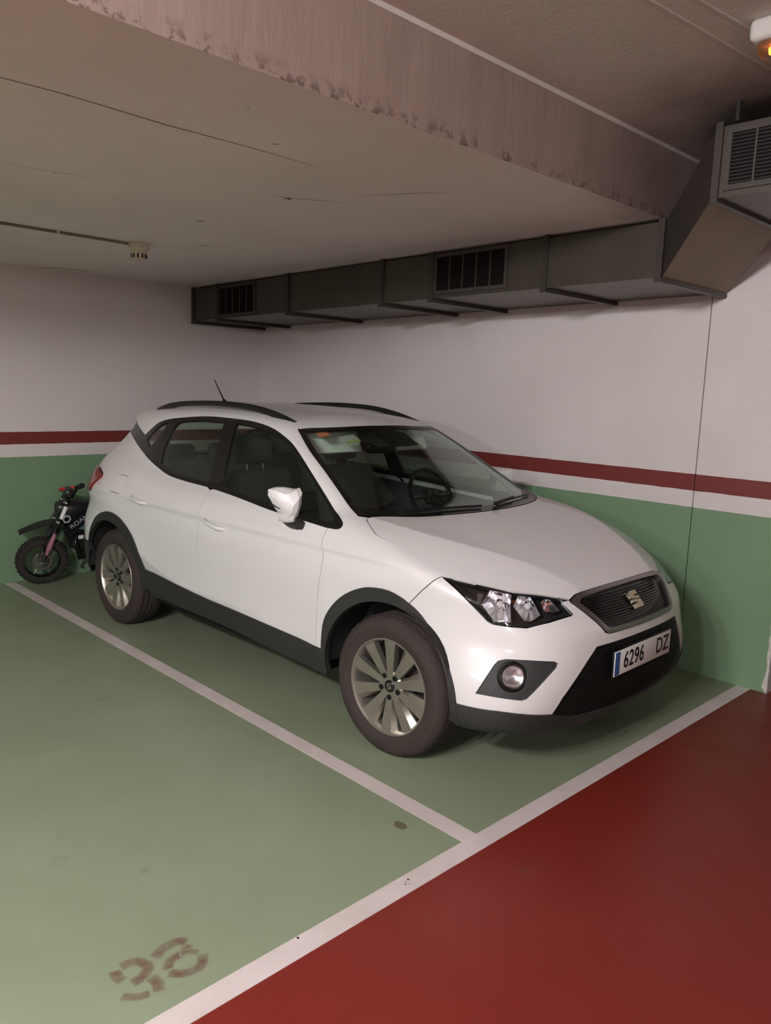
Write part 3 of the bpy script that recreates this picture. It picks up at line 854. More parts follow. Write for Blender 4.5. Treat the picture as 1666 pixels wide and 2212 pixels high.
grille_bars('grille_mesh', gp, np.arange(.674, .782, .0095), lambda z: np.interp(z, [.665, .768, .785], [.285, .366, .345]), -.002)
grille_bars('grille_mesh', lg, np.arange(.305, .595, .0125), lambda z: np.interp(z, [.29, .345, .595], [.44, .575, .36]), .0)

# badge on the grille: an S cut by a slanting slit
HOOK = [(1,1),(.22,1),(.07,.94),(0,.82),(0,.60),(.05,.535),(1,.475),(1,.635),(.55,.665),(.50,.70),(.55,.735),(1,.745)]
def badge(name, parent, centre, ux, uz, un, wd, ht, dep, m):
    o_ = []
    for fl in (0, 1):
        mb = MB(); poly = [(u-.5, v-.5) for u, v in HOOK]
        if fl: poly = [(-u, -v) for u, v in poly]
        n = len(poly); P = lambda u, v, d: Vector(centre)+Vector(ux)*u*wd+Vector(uz)*(v*ht+(.02*ht if not fl else -.02*ht))+Vector(un)*d
        vs = [P(u, v, 0) for u, v in poly]+[P(u*.93, v, dep) for u, v in poly]
        mb.add(vs, [tuple(range(n)), tuple(range(n, 2*n))]+[(i, (i+1) % n, n+(i+1) % n, n+i) for i in range(n)])
        mb.build(name, m, parent, 30)
(Q, N) = surf([(3.3, 0, .733)], 'N', -.006)
nx = nrm(N[0]); up = nrm(np.cross(nx, (0, 1, 0))); up = up if up[2] > 0 else -up
MT['badge'] = mat('badge_metal', srgb(196, 184, 158), 0.25, metal=0.9)
badge('emblem', gp, Q[0], (0, 1, 0), up, nx, .076, .080, .014, MT['badge'])

# --- number plate
def text_mesh(name, body, size, m, mtx, parent, sx=1.0, ext=.0008, spacing=1.0):
    cu = bpy.data.curves.new(name, 'FONT'); cu.body = body; cu.size = size; cu.extrude = ext
    cu.align_x = 'CENTER'; cu.align_y = 'CENTER'; cu.space_character = spacing; cu.offset = size*.012
    t = bpy.data.objects.new(name, cu); COL.objects.link(t)
    me = bpy.data.meshes.new_from_object(t.evaluated_get(bpy.context.evaluated_depsgraph_get()))
    bpy.data.objects.remove(t); bpy.data.curves.remove(cu)
    me.transform(mtx @ Matrix.Diagonal((sx, 1, 1, 1)))
    me.materials.clear()
    return link_mesh(name, me, parent, m)
(Qp, Np) = surf([(3.36, 0, .507)], 'N', .012)
PC = Vector((3.355, -.016, .507))
mb = MB(); mb.rbox(PC, (.008, .53, .12), .003, 2); holder = mb.build('plate_holder', MT['black'], CAR)
mb = MB(); mb.rbox(PC+Vector((.005, 0, 0)), (.005, .52, .11), .002, 2); plate = mb.build('number_plate', MT['platewhite'], CAR)
mb = MB(); mb.rbox(PC+Vector((.0064, -.238, 0)), (.004, .040, .104), .001, 1); mb.build('country_band', MT['blue'], plate)
Rpl = Matrix.Translation(PC+Vector((.0078, 0, 0))) @ Matrix(((0, 0, 1, 0), (1, 0, 0, 0), (0, 1, 0, 0), (0, 0, 0, 1)))
text_mesh('plate_digits', '6296', .103, MT['black'], Matrix.Translation((0, -.092, 0)) @ Rpl, plate, .86, spacing=1.06)
text_mesh('plate_letters', 'DZ', .103, MT['black'], Matrix.Translation((0, .178, 0)) @ Rpl, plate, .86, spacing=1.06)

# --- headlights
head = HEAD_TOP+HEAD_LOW
hl = panel('headlight', MT['lens'], CAR, head, 'C', th=.004, h=.04, gap=.004)
MT['bowl'] = mat('reflector', srgb(240, 238, 240), 0.22, metal=1.0)
MT['housing'] = mat('lamp_housing', srgb(50, 49, 50), 0.35)
dC = BAS['C'][2]
MT['amber'] = mat('amber_bulb', srgb(170, 96, 66), .3)
def head_parts(parent):
    out = []
    # rim following the outline, then a dark back
    p2 = [np.array(q, float) for q in head]; pts = []
    for i in range(len(p2)):
        a, b = p2[i], p2[(i+1) % len(p2)]
        for k in range(4): pts.append(tuple(a+(b-a)*k/4))
    Q, N = surf(pts, 'C', -.004); n = len(Q); c = Q.mean(0)
    back = dC*.085
    mb = MB()
    i0 = Q+(c-Q)*.012; i1 = Q+(c-Q)*.045-N*.006; i2 = i1+dC*.02; i3 = c+(Q-c)*.86+back
    rings = [i0, i1, i2, i3]; vs = [p for r in rings for p in r]; fs = []
    for r in range(3):
        for i in range(n): fs.append((r*n+i, r*n+(i+1) % n, (r+1)*n+(i+1) % n, (r+1)*n+i))
    vs.append(c+back*1.05); k = len(vs)-1
    for i in range(n): fs.append((3*n+i, 3*n+(i+1) % n, k))
    mb.add(vs, fs); out.append(mb.build('housing', MT['housing'], parent, 25))
    # three reflector bowls with bevelled rims
    bowls = [[(3.002,.748,.777),(3.004,.694,.831),(3.071,.639,.817),(3.088,.669,.782),(3.106,.687,.714),(3.052,.726,.709)],
             [(3.100,.659,.777),(3.090,.608,.818),(3.120,.577,.809),(3.156,.582,.773),(3.180,.582,.743),(3.166,.624,.722),(3.146,.645,.725)],
             [(3.162,.549,.784),(3.158,.521,.798),(3.170,.497,.797),(3.214,.489,.753),(3.206,.520,.749),(3.185,.556,.755)]]
    for bi, B in enumerate(bowls):
        pts = []
        for i in range(len(B)):
            a, b = np.array(B[i]), np.array(B[(i+1) % len(B)])
            for k in range(3): pts.append(tuple(a+(b-a)*k/3))
        Q, N = surf(pts, 'C', -.014); n = len(Q); c = Q.mean(0)
        mb = MB(); rings = []
        for s, dp in ((1.06, .0), (1.0, -.003), (.93, .006), (.78, .030), (.52, .050), (.22, .060)):
            r = c+(Q-c)*s+dC*dp
            rings.append(r)
        vs = [p for r in rings for p in r]; fs = []
        for r in range(len(rings)-1):
            for i in range(n): fs.append((r*n+i, r*n+(i+1) % n, (r+1)*n+(i+1) % n, (r+1)*n+i))
        mb.add(vs, fs); ob = mb.build('reflector', MT['bowl'], parent, 12); out.append(ob)
        mb = MB(); R = .016 if bi < 2 else .007
        mb.lathe([(0, -.012), (R*.6, -.010), (R, 0), (R*.6, .010), (0, .014)], 14, 'x', tuple(c+dC*.034))
        out.append(mb.build('bulb', MT['white'] if bi != 2 else MT['amber'], parent))
    # grey side reflector strip near the outer tip
    Q, N = surf([(2.982,.758,.775),(2.972,.742,.820),(2.992,.726,.815),(2.993,.748,.784)], 'C', -.012)
    mb = MB(); mb.add(list(Q)+list(Q+dC*.01), [(0,1,2,3),(7,6,5,4),(0,4,5,1),(1,5,6,2),(2,6,7,3),(3,7,4,0)])
    out.append(mb.build('side_reflector', MT['satin'], parent))
    return out
for o in head_parts(hl[0]): mirror_copy(o, hl[1])

# --- fog lamps
Q, N = surf([(3.171,.743,.505)], 'C', -.004)
fc = Vector(Q[0]); fn = Vector(nrm(N[0]+np.array([.5, 0, 0])))
Rf = fn.to_track_quat('Y', 'Z').to_matrix()
def place(mb, R, c):
    mb.v = [tuple(R @ Vector(p)+c) for p in mb.v]; return mb
hole = [fc+Rf @ Vector((.050*math.cos(t), 0, .050*math.sin(t))) for t in np.linspace(0, 2*math.pi, 25)[:-1]]
fs_ = panel('fog_lamp_surround', MT['plastic'], CAR, FOG, 'C', off=-.007, th=.01, h=.03, gap=-.004, holes=[[(q.x, -q.y, q.z) for q in hole]], hgap=0)
mb = MB(); mb.lathe([(.064,-.008),(.060,.008),(.052,.010),(.046,.004),(.043,-.016)], 36, 'y'); place(mb, Rf, fc); r1 = mb.build('fog_lamp_ring', MT['trim'], fs_[0])
mb = MB(); mb.lathe([(0,-.022),(.018,-.020),(.032,-.012),(.042,.0),(.046,.002)], 30, 'y'); place(mb, Rf, fc); r2_ = mb.build('fog_lamp_bowl', MT['bowl'], fs_[0])
mb = MB(); mb.lathe([(0,.006),(.026,.004),(.044,.0)], 30, 'y'); place(mb, Rf, fc); r3 = mb.build('fog_lamp_glass', MT['lens'], fs_[0])
for o in (r1, r2_, r3): mirror_copy(o, fs_[1])

# --- mirrors, handles, rails, antenna, wipers
def loft(secs, close=True):
    """secs: list of rings with equal length"""
    n = len(secs[0]); vs = [p for s in secs for p in s]; fs = []
    for r in range(len(secs)-1):
        for i in range(n): fs.append((r*n+i, r*n+(i+1) % n, (r+1)*n+(i+1) % n, (r+1)*n+i))
    if close: fs += [tuple(range(n))[::-1], tuple(range((len(secs)-1)*n, len(secs)*n))]
    return vs, fs
def mirror_housing():
    secs = []
    # rings from the door outwards: y, back x, bottom z, top z, depth, height of the crease
    for y, xb_, zb_, zt_, dep, zm in ((-.866,1.882,1.014,1.130,.080,1.118),(-.874,1.876,1.004,1.140,.112,1.124),(-.90,1.872,.998,1.146,.126,1.098),(-.928,1.868,1.000,1.149,.120,1.066),(-.946,1.866,1.022,1.148,.104,1.056),(-.963,1.864,1.052,1.146,.082,1.074),(-.978,1.862,1.083,1.141,.056,1.098),(-.986,1.862,1.100,1.134,.030,1.112),(-.989,1.864,1.110,1.126,.010,1.117)):
        key = [(xb_, zb_+.02), (xb_, zt_-.015), (xb_+.012, zt_-.002), (xb_+dep*.45, zt_-.002), (xb_+dep*.82, (zt_+zm)/2+.016), (xb_+dep, zm), (xb_+dep*.93, (zb_+zm)/2), (xb_+dep*.72, zb_+.004), (xb_+dep*.3, zb_)]
        ring = []
        for i in range(len(key)):
            a, b = key[i], key[(i+1) % len(key)]
            for k in (0, .5): ring.append((a[0]+(b[0]-a[0])*k, y, a[1]+(b[1]-a[1])*k))
        secs.append(ring)
    mb = MB(); mb.add(*loft(secs), True); return mb
mh = mirror_housing().build('mirror', W_, CAR, 27)
mb = MB(); secs = []
for z, x0, x1, ya, yb in ((.930,1.868,1.950,-.842,-.848),(.945,1.852,1.966,-.832,-.866),(.965,1.850,1.968,-.826,-.888),(.990,1.866,1.962,-.850,-.915),(1.006,1.876,1.955,-.872,-.930)):
    secs.append([(x0,ya,z),(x0+.006,yb,z),(x1-.03,yb,z),(x1,(ya+yb)/2,z),(x1-.006,ya,z)])
mb.add(*loft(secs)); mf = mb.build('mirror_foot', MT['plastic'], mh, 50)
mb = MB(); mb.rbox((1.862,-.915,1.088), (.006,.08,.075), .003, 1); mg = mb.build('mirror_glass', MT['chrome'], mh)
mb = MB(); secs = []
for z, k in ((.978,.55),(.986,.75),(1.000,.85),(1.014,.92)):
    secs.append([(1.885,-.885+.02*(1-k),z),(1.96*k+1.92*(1-k),-.883+.01*(1-k),z),(1.972*k+1.92*(1-k),-.905,z),(1.955*k+1.92*(1-k),-.945*k-.91*(1-k),z),(1.885,-.95*k-.91*(1-k),z)])
mb.add(*loft(secs)); ml_ = mb.build('mirror_lower_cap', W_, mh, 30)
mb = MB(); mb.tube([(1.868,-.973,1.068),(1.895,-.966,1.056),(1.925,-.955,1.046)], .004, 6); mr_ = mb.build('mirror_repeater', MT['trim'], mh)
m2 = mirror_copy(mh, CAR)
for o in (mf, mg, ml_, mr_): mirror_copy(o, m2)
# the far mirror is folded back against its window
pv = Vector((1.93, .85, 0)); ang = math.radians(62)
m2.matrix_basis = Matrix.Translation(pv) @ Matrix.Rotation(ang, 4, 'Z') @ Matrix.Translation(-pv)

def handle(x0, x1, z0, z1):
    pts = [(x0+(x1-x0)*i/8, .9, z0+(z1-z0)*i/8) for i in range(9)]
    Q, N = surf(pts, 'S'); secs = []
    for i, (q, n_) in enumerate(zip(Q, N)):
        t = i/8; lift = .030*min(1, 4*t*(1-t)*1.6)+.003; hw = .0125*(.75+.25*math.sin(math.pi*t))
        ring = []
        for k in range(12):
            a = 2*math.pi*k/12
            ring.append(q+np.array([0, -lift-.008*math.cos(a), hw*math.sin(a)]))
        secs.append(ring)
    mb = MB(); mb.add(*loft(secs), True); return mb
for (a, b, c_, d_) in ((1.135,1.325,.872,.846),(.292,.475,.902,.880)):
    hO = handle(a, b, c_, d_).build('door_handle', W_, CAR, 60); mirror_copy(hO, CAR)

def rail():
    xs = np.array([-.03,.03,.10,.22,.48,.74,1.03,1.23,1.36,1.42,1.464]); zt_ = np.array([1.446,1.463,1.480,1.497,1.514,1.521,1.513,1.489,1.463,1.447,1.434])
    zf = cub(xs, zt_); X = np.linspace(-.03, 1.464, 60)
    Q, N = surf([(x, .498, 1.45) for x in X], 'T'); secs = []
    for x, q in zip(X, Q):
        top = float(zf(x)); s = q[2]-.004
        solid = max(sst(.20, .17, x) if x < .5 else 0, sst(1.235, 1.265, x) if x > .5 else 0)
        bot = min(top-.006, (top-.032)*(1-solid)+s*solid)
        y = -.498
        secs.append([(x,y-.015,bot),(x,y-.013,top-.008),(x,y-.006,top),(x,y+.006,top),(x,y+.013,top-.008),(x,y+.015,bot)])
    mb = MB(); mb.add(*loft(secs), True); return mb
ro = rail().build('roof_rail', MT['black'], CAR, 45); mirror_copy(ro, CAR)
Qa, Na = surf([(.0, 0, 1.5)], 'T')
mb = MB(); b0 = Vector(Qa[0]); mb.tube([b0+Vector((.02,0,-.004)), b0+Vector((.01,0,.02))], [.022,.012], 12)
an = mb.build('antenna', MT['trim'], CAR)
mb = MB(); mb.tube([b0+Vector((.008,0,.018)), b0+Vector((-.112,0,.160))], [.0055,.0032], 8); mb.build('antenna_rod', MT['trim'], an)
def wiper(p0, p1, y0):
    pts = [tuple(np.array(p0)+(np.array(p1)-np.array(p0))*i/10) for i in range(11)]
    Q, N = surf(pts, 'W', .012); mb = MB()
    mb.tube(list(Q), .006, 6); Q2, N2 = surf([p0, pts[5]], 'W', .022)
    mb.tube([Q2[0]+np.array([.03,0,-.01]), Q2[0], Q2[1]], .007, 6)
    return mb.build('wiper', MT['black'], CAR)
wiper((2.33,.56,1.03),(2.43,.04,1.05),0); wiper((2.43,-.06,1.04),(2.30,-.56,1.045),0)

# --- wheels
MT['liner'] = mat('liner_felt', srgb(44, 43, 42), .9, spec=.1)
def wheel(name, cx, side, steer=0.0, spin=0.0):
    """side -1: right (outer face towards -y)"""
    R = .324
    prof = [(.212,.085),(.224,.092),(.232,.097),(.258,.1032),(.262,.1034),(.2635,.1055),(.268,.1055),(.270,.1036),(.285,.103),(.302,.096),(.313,.086),(.3205,.074),(.3235,.060),(.3155,.058),(.3155,.050),(.3245,.048),(.325,.024),(.316,.022),(.316,.014),(.325,.012)]
    prof = prof+[(r, -h) for r, h in prof[::-1]]
    rp = [(r, -h) for r, h in prof]
    mb = MB(); mb.lathe(rp, 144, 'y')
    Zc = .315
    ty = mb.build(name, MT['tyre'], CAR, 35)
    for v in ty.data.vertices:      # cross grooves in the tread's shoulders
        r_ = math.hypot(v.co.x, v.co.z)
        if r_ > .3 and .040 < abs(v.co.y) < .080 and round(math.atan2(v.co.z, v.co.x)/(2*math.pi)*144) % 3 == 0:
            v.co.x *= .988; v.co.z *= .988
    for v in ty.data.vertices:
        if v.co.z < -Zc: v.co.z = -Zc
        elif v.co.z < -Zc+.02:
            v.co.y *= 1.0+.25*(1-(v.co.z+Zc)/.02)*0.15
    # wheel dish: rim ring, barrel, spokes
    mb = MB(); mb.lathe([(.2255,-.088),(.222,-.0945),(.2165,-.0945),(.211,-.087),(.205,-.070),(.200,-.035),(.190,.02),(.195,.08)], 72, 'y'); mb.build('rim', MT['alloy'], ty, 30)
    mb = MB(); mb.lathe([(0,-.012),(.13,-.012),(.145,-.006),(.19,.004),(.19,.02)], 40, 'y'); mb.build('brake_disc', MT['alloydark'], ty, 30)
    ns = 10
    for k in range(ns):
        t0 = 2*math.pi*k/ns+spin
        def pt(r, da, y): return (r*math.cos(t0+da), y, r*math.sin(t0+da))
        mb = MB()
        rr = [.050,.085,.125,.165,.2125]; wa = [.30,.240,.205,.185,.175]; yy = [-.072,-.076,-.080,-.083,-.0855]
        bev = [.03,.060,.080,.095,.105]
        vs = []
        for r, w_, y, bv in zip(rr, wa, yy, bev):
            vs += [pt(r, -w_, y+.030), pt(r, -w_, y), pt(r, w_-bv*.6, y), pt(r, w_+bv*.6, y+.020), pt(r, w_+bv*.6, y+.034)]
        fs = []
        for i in range(len(rr)-1):
            for j in range(4): fs.append((i*5+j, i*5+j+1, i*5+6+j, i*5+5+j))
        fs += [(0,1,2,3,4), tuple(range(20, 25))[::-1]]
        mb.add(vs, fs); mb.build('spoke', MT['alloy'], ty, 20)
    mb = MB(); mb.lathe([(0,-.073),(.058,-.073),(.070,-.066),(.074,-.040),(.060,-.01)], 40, 'y'); hub = mb.build('hub', MT['alloy'], ty, 25)
    for k in range(5):
        t = 2*math.pi*(k+.5)/5+spin; c = (.052*math.cos(t), 0, .052*math.sin(t))
        mb = MB(); mb.lathe([(.0125,-.0775),(.0125,-.0745),(.0085,-.0745),(.0085,-.0755),(0,-.0755)], 14, 'y', c); mb.build('wheel_bolt', MT['trim'], ty, 30)
    mb = MB(); mb.lathe([(0,-.0795),(.024,-.0795),(.028,-.077),(.029,-.070)], 28, 'y'); cap = mb.build('centre_cap', MT['trim'], ty, 30)
    badge('cap_emblem', ty, (0, -.0795, 0), (math.cos(spin), 0, math.sin(spin)), (-math.sin(spin), 0, math.cos(spin)), (0, -1, 0), .028, .028, .0015, MT['satin'])
    ty.location = (cx, side*.752, Zc)
    ty.rotation_euler = (0, 0, steer+(0 if side < 0 else math.pi))
    return ty
wheel('wheel', 2.566, -1, .05, .33); wheel('wheel', 0.0, -1, 0, .10)
wheel('wheel', 2.566, 1, .05, .2); wheel('wheel', 0.0, 1, 0, .5)

# --- hidden structure: wheel liners, floor, engine bay block
for cx in (0.0, 2.566):
    mb = MB(); mb.lathe([(.392,-.855),(.40,-.80),(.40,-.50),(0.05,-.50)], 32, 'y', (cx, 0, .325), a0=.0, a1=math.pi)
    o = mb.build('wheel_liner', MT['liner'], CAR); mirror_copy(o, CAR)
mb = MB(); mb.box(-.62, 3.12, -.49, .49, .235, .30); mb.box(.46, 2.10, -.80, .80, .245, .30); mb.box(2.42, 3.13, -.50, .50, .30, .72); mb.box(-.60,-.10,-.48,.48,.30,.78)
mb.build('underbody', MT['dark'], CAR)
mb = MB()
mb.box(3.08, 3.2, -.60, .60, .28, .60)
mb.build('radiator', MT['dark'], CAR)
if SEALS:
    mb = MB()
    for q, f in SEALS: mb.add(q, f)
    mb.build('panel_seals', MT['seal'], CAR)

# --- cabin
C_ = MT['cabin']
mb = MB(); mb.prism([(2.28,.975),(2.12,.982),(1.93,.968),(1.80,.93),(1.78,.84),(1.83,.72),(2.0,.55),(2.28,.5)], -.66, .66, 'y'); mb.build('dashboard', C_, CAR, 30)
def seat(y, x, sc=1.0, w_=.50):
    mb = MB(); mb.rbox((x+.25,y,.50), (.52,w_,.17), .05, 3, Matrix.Rotation(-.12, 3, 'Y')); s = mb.build('front_seat' if w_ < .6 else 'rear_seat', C_, CAR)
    mb = MB(); mb.rbox((x-.085,y,.80), (.15,w_*.96,.64), .06, 4, Matrix.Rotation(-.27, 3, 'Y')); mb.build('backrest', C_, s)
    return s
for y in (-.36, .36):
    s = seat(y, 1.07)
    mb = MB(); mb.rbox((.87,y,1.235), (.10,.27,.19), .045, 4, Matrix.Rotation(-.2, 3, 'Y')); mb.build('headrest', C_, s)
    mb = MB(); mb.tube([(.905,y-.06,1.08),(.88,y-.06,1.18)], .007, 6); mb.tube([(.905,y+.06,1.08),(.88,y+.06,1.18)], .007, 6); mb.build('headrest_post', MT['satin'], s)
s = seat(0, .25, 1, 1.25)
for y in (-.36, 0, .36):
    mb = MB(); mb.rbox((.00,y,1.135), (.09,.24,.13), .04, 3, Matrix.Rotation(-.25, 3, 'Y')); mb.build('headrest', C_, s)
mb = MB(); mb.box(-.55, .0, -.60, .60, .78, .90); mb.build('parcel_shelf', C_, CAR)
mb = MB(); mb.lathe([(.176+.014*math.cos(t), .014*math.sin(t)) for t in np.linspace(0, 2*math.pi, 9)[:-1]], 40, 'x', close=True)
place(mb, Matrix.Rotation(-.45, 3, 'Y'), Vector((1.72,.37,.985))); sw = mb.build('steering_wheel', MT['trim'], CAR)
mb = MB(); mb.rbox((0,0,0), (.03,.12,.10), .012, 2)
for a in (0, math.pi, -math.pi/2): mb.tube([(0,.03*math.cos(a),.03*math.sin(a)),(0,.17*math.cos(a),.17*math.sin(a))], .012, 6)
place(mb, Matrix.Rotation(-.45, 3, 'Y'), Vector((1.72,.37,.985))); mb.build('steering_wheel_hub', MT['trim'], sw)
mb = MB(); mb.tube([(1.74,.37,.98),(1.95,.37,.88)], .03, 8); mb.build('steering_column', MT['trim'], CAR)
# rear view mirror, camera box, visors
mb = MB(); mb.rbox((1.60,.04,1.283), (.035,.235,.062), .016, 3, Matrix.Rotation(.2, 3, 'Y')); mb.build('rear_view_mirror', MT['trim'], CAR)
mb = MB(); mb.prism([(1.68,1.372),(1.80,1.315),(1.72,1.300),(1.55,1.34),(1.50,1.40)], -.095, .155, 'y'); mb.build('camera_housing', MT['trim'], CAR, 30)
MT['visor'] = mat('sun_visor', srgb(222, 224, 216), .85)
for y0, y1 in ((-.480,-.07),(.18,.50)):
    mb = MB(); c = (1.515,(y0+y1)/2,1.325); mb.rbox(c, (.02,y1-y0,.15), .009, 2, Matrix.Rotation(-.5, 3, 'Y')); v = mb.build('sun_visor', MT['visor'], CAR)
# doors inside, belts
inn = [(2.15,.86,.42),(.46,.86,.46),(.36,.8,.75),(.30,.80,1.09),(.5,.76,1.045),(1.0,.76,1.018),(2.10,.82,.957)]
panel('door_trim', C_, CAR, inn, 'S', off=-.055, th=.01, h=.08, gap=0)
# stickers behind the windscreen
Q, N = surf([(1.63,.425,1.36),(1.63,.335,1.36),(1.69,.335,1.325),(1.69,.425,1.325)], 'W', -.008)
MT['orange'] = mat('orange_tag', srgb(196, 120, 84), .6); MT['stick'] = mat('sticker_white', srgb(168, 172, 162), .6); MT['lime'] = mat('sticker_lime', srgb(160, 166, 88), .6)
def sticker(name, x0, x1, a0, a1, m, off):
    pts = [(x0,a0,1.3),(x0,a1,1.3),(x1,a1,1.3),(x1,a0,1.3)]
    pts = [(x, a, float(1.007+(2.413-.33*a*a-x)/1.9)) for x, a, _ in pts]
    Q, N = surf(pts, 'W', off); mb = MB(); mb.add(list(Q)+list(Q-N*.001), [(0,1,2,3),(7,6,5,4),(0,4,5,1),(1,5,6,2),(2,6,7,3),(3,7,4,0)])
    return mb.build(name, m, CAR)
st = sticker('windscreen_sticker', 1.675, 1.725, .375, .255, MT['stick'], -.008)
sl = sticker('sticker_band', 1.725, 1.742, .36, .255, MT['lime'], -.008); sl.parent = st
sticker('orange_tag', 1.612, 1.65, .478, .40, MT['orange'], -.008)
# ------------------------------------------------------------------ small dirt bike behind the car
BIKE = empty('dirt_bike', (-4.60, .15, 0))
BIKE.rotation_euler = (0, .16, 0)   # leans on its side stand
BIKE.location.z = .006; tag(BIKE, 'small black dirt bike with a red brake lever parked behind the white car', 'motorbike')
MT['bblack'] = mat('bike_plastic', srgb(24, 24, 25), .35); MT['btyre'] = mat('knobbly_rubber', srgb(46, 43, 40), .85, spec=.2)
MT['pink'] = mat('pink_fork_guard', srgb(150, 96, 112), .4); MT['maroon'] = mat('maroon_plastic', srgb(84, 24, 34), .4)
MT['sticker'] = mat('grey_lettering', srgb(158, 158, 170), .5); MT['teal'] = mat('teal_graphic', srgb(74, 104, 112), .5); MT['redp'] = mat('red_lever', srgb(206, 44, 50), .4)
def bwheel(name, y, z, steer):
    e = empty(name, (0, y, z)); e.parent = BIKE
    mb = MB(); mb.lathe([(.135,-.034),(.160,-.040),(.178,-.034),(.186,-.016),(.188,0),(.186,.016),(.178,.034),(.160,.040),(.135,.034)], 56, 'x'); t = mb.build('tyre', MT['btyre'], e)
    mb = MB()
    for k in range(30):
        a = 2*math.pi*k/30
        for off, yy, r in ((0, .012, .191), (.5, -.012, .191), (0, -.030, .184), (.5, .030, .184)):
            a2 = a+off*2*math.pi/30; c, s = math.cos(a2), math.sin(a2); R = Matrix(((1,0,0),(0,c,-s),(0,s,c)))
            mb.rbox(R @ Vector((yy, r, 0)), (.016,.014,.016), .002, 1, R)
    k_ = mb.build('tread_knobs', MT['btyre'], e); k_['kind'] = 'stuff'
    mb = MB(); mb.lathe([(.137,-.024),(.128,-.026),(.124,-.012),(.122,.012),(.128,.026),(.137,.024)], 48, 'x'); mb.build('rim', MT['gloss'], e)
    mb = MB(); mb.lathe([(0,-.03),(.024,-.03),(.026,.03),(0,.03)], 20, 'x')
    for k in range(14):
        a = 2*math.pi*k/14; b = a+(.25 if k % 2 else -.25)
        mb.tube([(.02*(1 if k % 2 else -1), .022*math.cos(a), .022*math.sin(a)), (0, .126*math.cos(b), .126*math.sin(b))], .0022, 5)
    mb.build('hub_and_spokes', MT['satin'], e)
    mb = MB(); mb.lathe([(.052,.030),(.073,.030),(.076,.033),(.073,.036),(.052,.036)], 40, 'x', close=True)
    for k in range(6):
        a = 2*math.pi*k/6; mb.tube([(.033,.02*math.cos(a),.02*math.sin(a)),(.033,.058*math.cos(a+.7),.058*math.sin(a+.7))], .006, 6)
    mb.build('brake_disc', MT['satin'], e)
    e.rotation_euler = (0, 0, steer); return e
STEER = -.20
fw = bwheel('front_wheel', 0.0, .192, STEER); rw = bwheel('rear_wheel', .725, .192, 0)
# fork, clamps, bars turn with the front wheel: built in the steered frame through the head
HEAD = Vector((0, .235, .66)); RS = Matrix.Rotation(STEER, 3, Vector((0, .30, .85)).normalized())
hub0 = Vector((0, 0, .192))
def fk(mb, name, m, parent=None, sharp=40):
    mb.v = [tuple(RS @ Vector(p)) for p in mb.v]; return mb.build(name, m, parent or BIKE, sharp)
ax = Vector((0, .175, .485)).normalized()
def fp(x, t): return Vector((x, 0, .192))+ax*t
for x in (-.062, .062):
    mb = MB(); mb.tube([fp(x,.0), fp(x,.10), fp(x,.26)], [.016,.018,.019], 10); lg_ = fk(mb, 'fork_leg', MT['bblack'])
    mb = MB(); mb.tube([fp(x,.26), fp(x,.53)], .0235, 10); fk(mb, 'fork_tube', MT['gloss'], lg_)
    for t in (.335, .50):
        mb = MB(); mb.tube([fp(x,t-.007), fp(x,t+.007)], .0275, 10); fk(mb, 'fork_clamp', MT['chrome'], lg_)
mb = MB(); mb.tube([fp(.083,.06), fp(.083,.13), fp(.083,.24)], [.010,.022,.014], 8); fk(mb, 'fork_guard', MT['pink'])
mb = MB(); mb.tube([fp(.086,.37), fp(.086,.475)], .016, 8); fk(mb, 'fork_sticker', MT['white'])
mb = MB(); mb.box(-.085,.085,.08,.15,.475,.50)
fk(mb, 'lower_triple_clamp', MT['bblack']); mb = MB(); mb.box(-.085,.085,.14,.21,.64,.665); fk(mb, 'triple_clamp', MT['bblack'])
# front mudguard
mb = MB(); secs = []
for i in range(10):
    t = i/9; y = -.17+.34*t; z = .452+.062*math.sin(min(1, t*1.15)*math.pi*.55)-.02*(1-t)**2; w_ = .028+.045*math.sin(math.pi*(.12+.6*t))
    secs.append([(-w_,y,z-.022),(-w_*.6,y,z),(0,y,z+.008),(w_*.6,y,z),(w_,y,z-.022),(0,y,z-.004)])
mb.add(*loft(secs), True); fk(mb, 'front_mudguard', MT['bblack'])
n_bar = set(BIKE.children)
# handlebar
mb = MB(); mb.tube([(-.27,.30,.775),(-.18,.285,.765),(-.09,.26,.70),(.09,.26,.70),(.18,.285,.765),(.27,.30,.775)], .011, 10); fk(mb, 'handlebar', MT['gloss'])
for s in (-1, 1):
    mb = MB(); mb.tube([(s*.16,.283,.764),(s*.28,.302,.776)], .021, 10); fk(mb, 'grip', MT['bblack'])
    mb = MB(); mb.tube([(s*.16,.25,.772),(s*.24,.235,.770),(s*.27,.24,.768)], [.014,.011,.009], 8); fk(mb, 'brake_lever', MT['redp'])
mb = MB(); mb.rbox((0,.25,.735), (.16,.06,.05), .015, 2); fk(mb, 'bar_pad', MT['bblack'])
mb = MB(); mb.tube([(.17,.24,.765),(.15,.16,.69),(.13,.10,.56),(.11,.06,.40),(.08,.03,.25)], .004, 6); fk(mb, 'brake_cable', MT['bblack'])
for o in set(BIKE.children)-n_bar:
    o.data.transform(Matrix.Translation((0, -.065, 0)))
    if not o.name.startswith('brake_cable'):    # the bars sit twisted in their clamps
        o.data.transform(Matrix.Translation((0, .2, .75)) @ Matrix.Rotation(-.26, 4, 'Y') @ Matrix.Translation((0, -.2, -.75)))
n_body = set(BIKE.children)
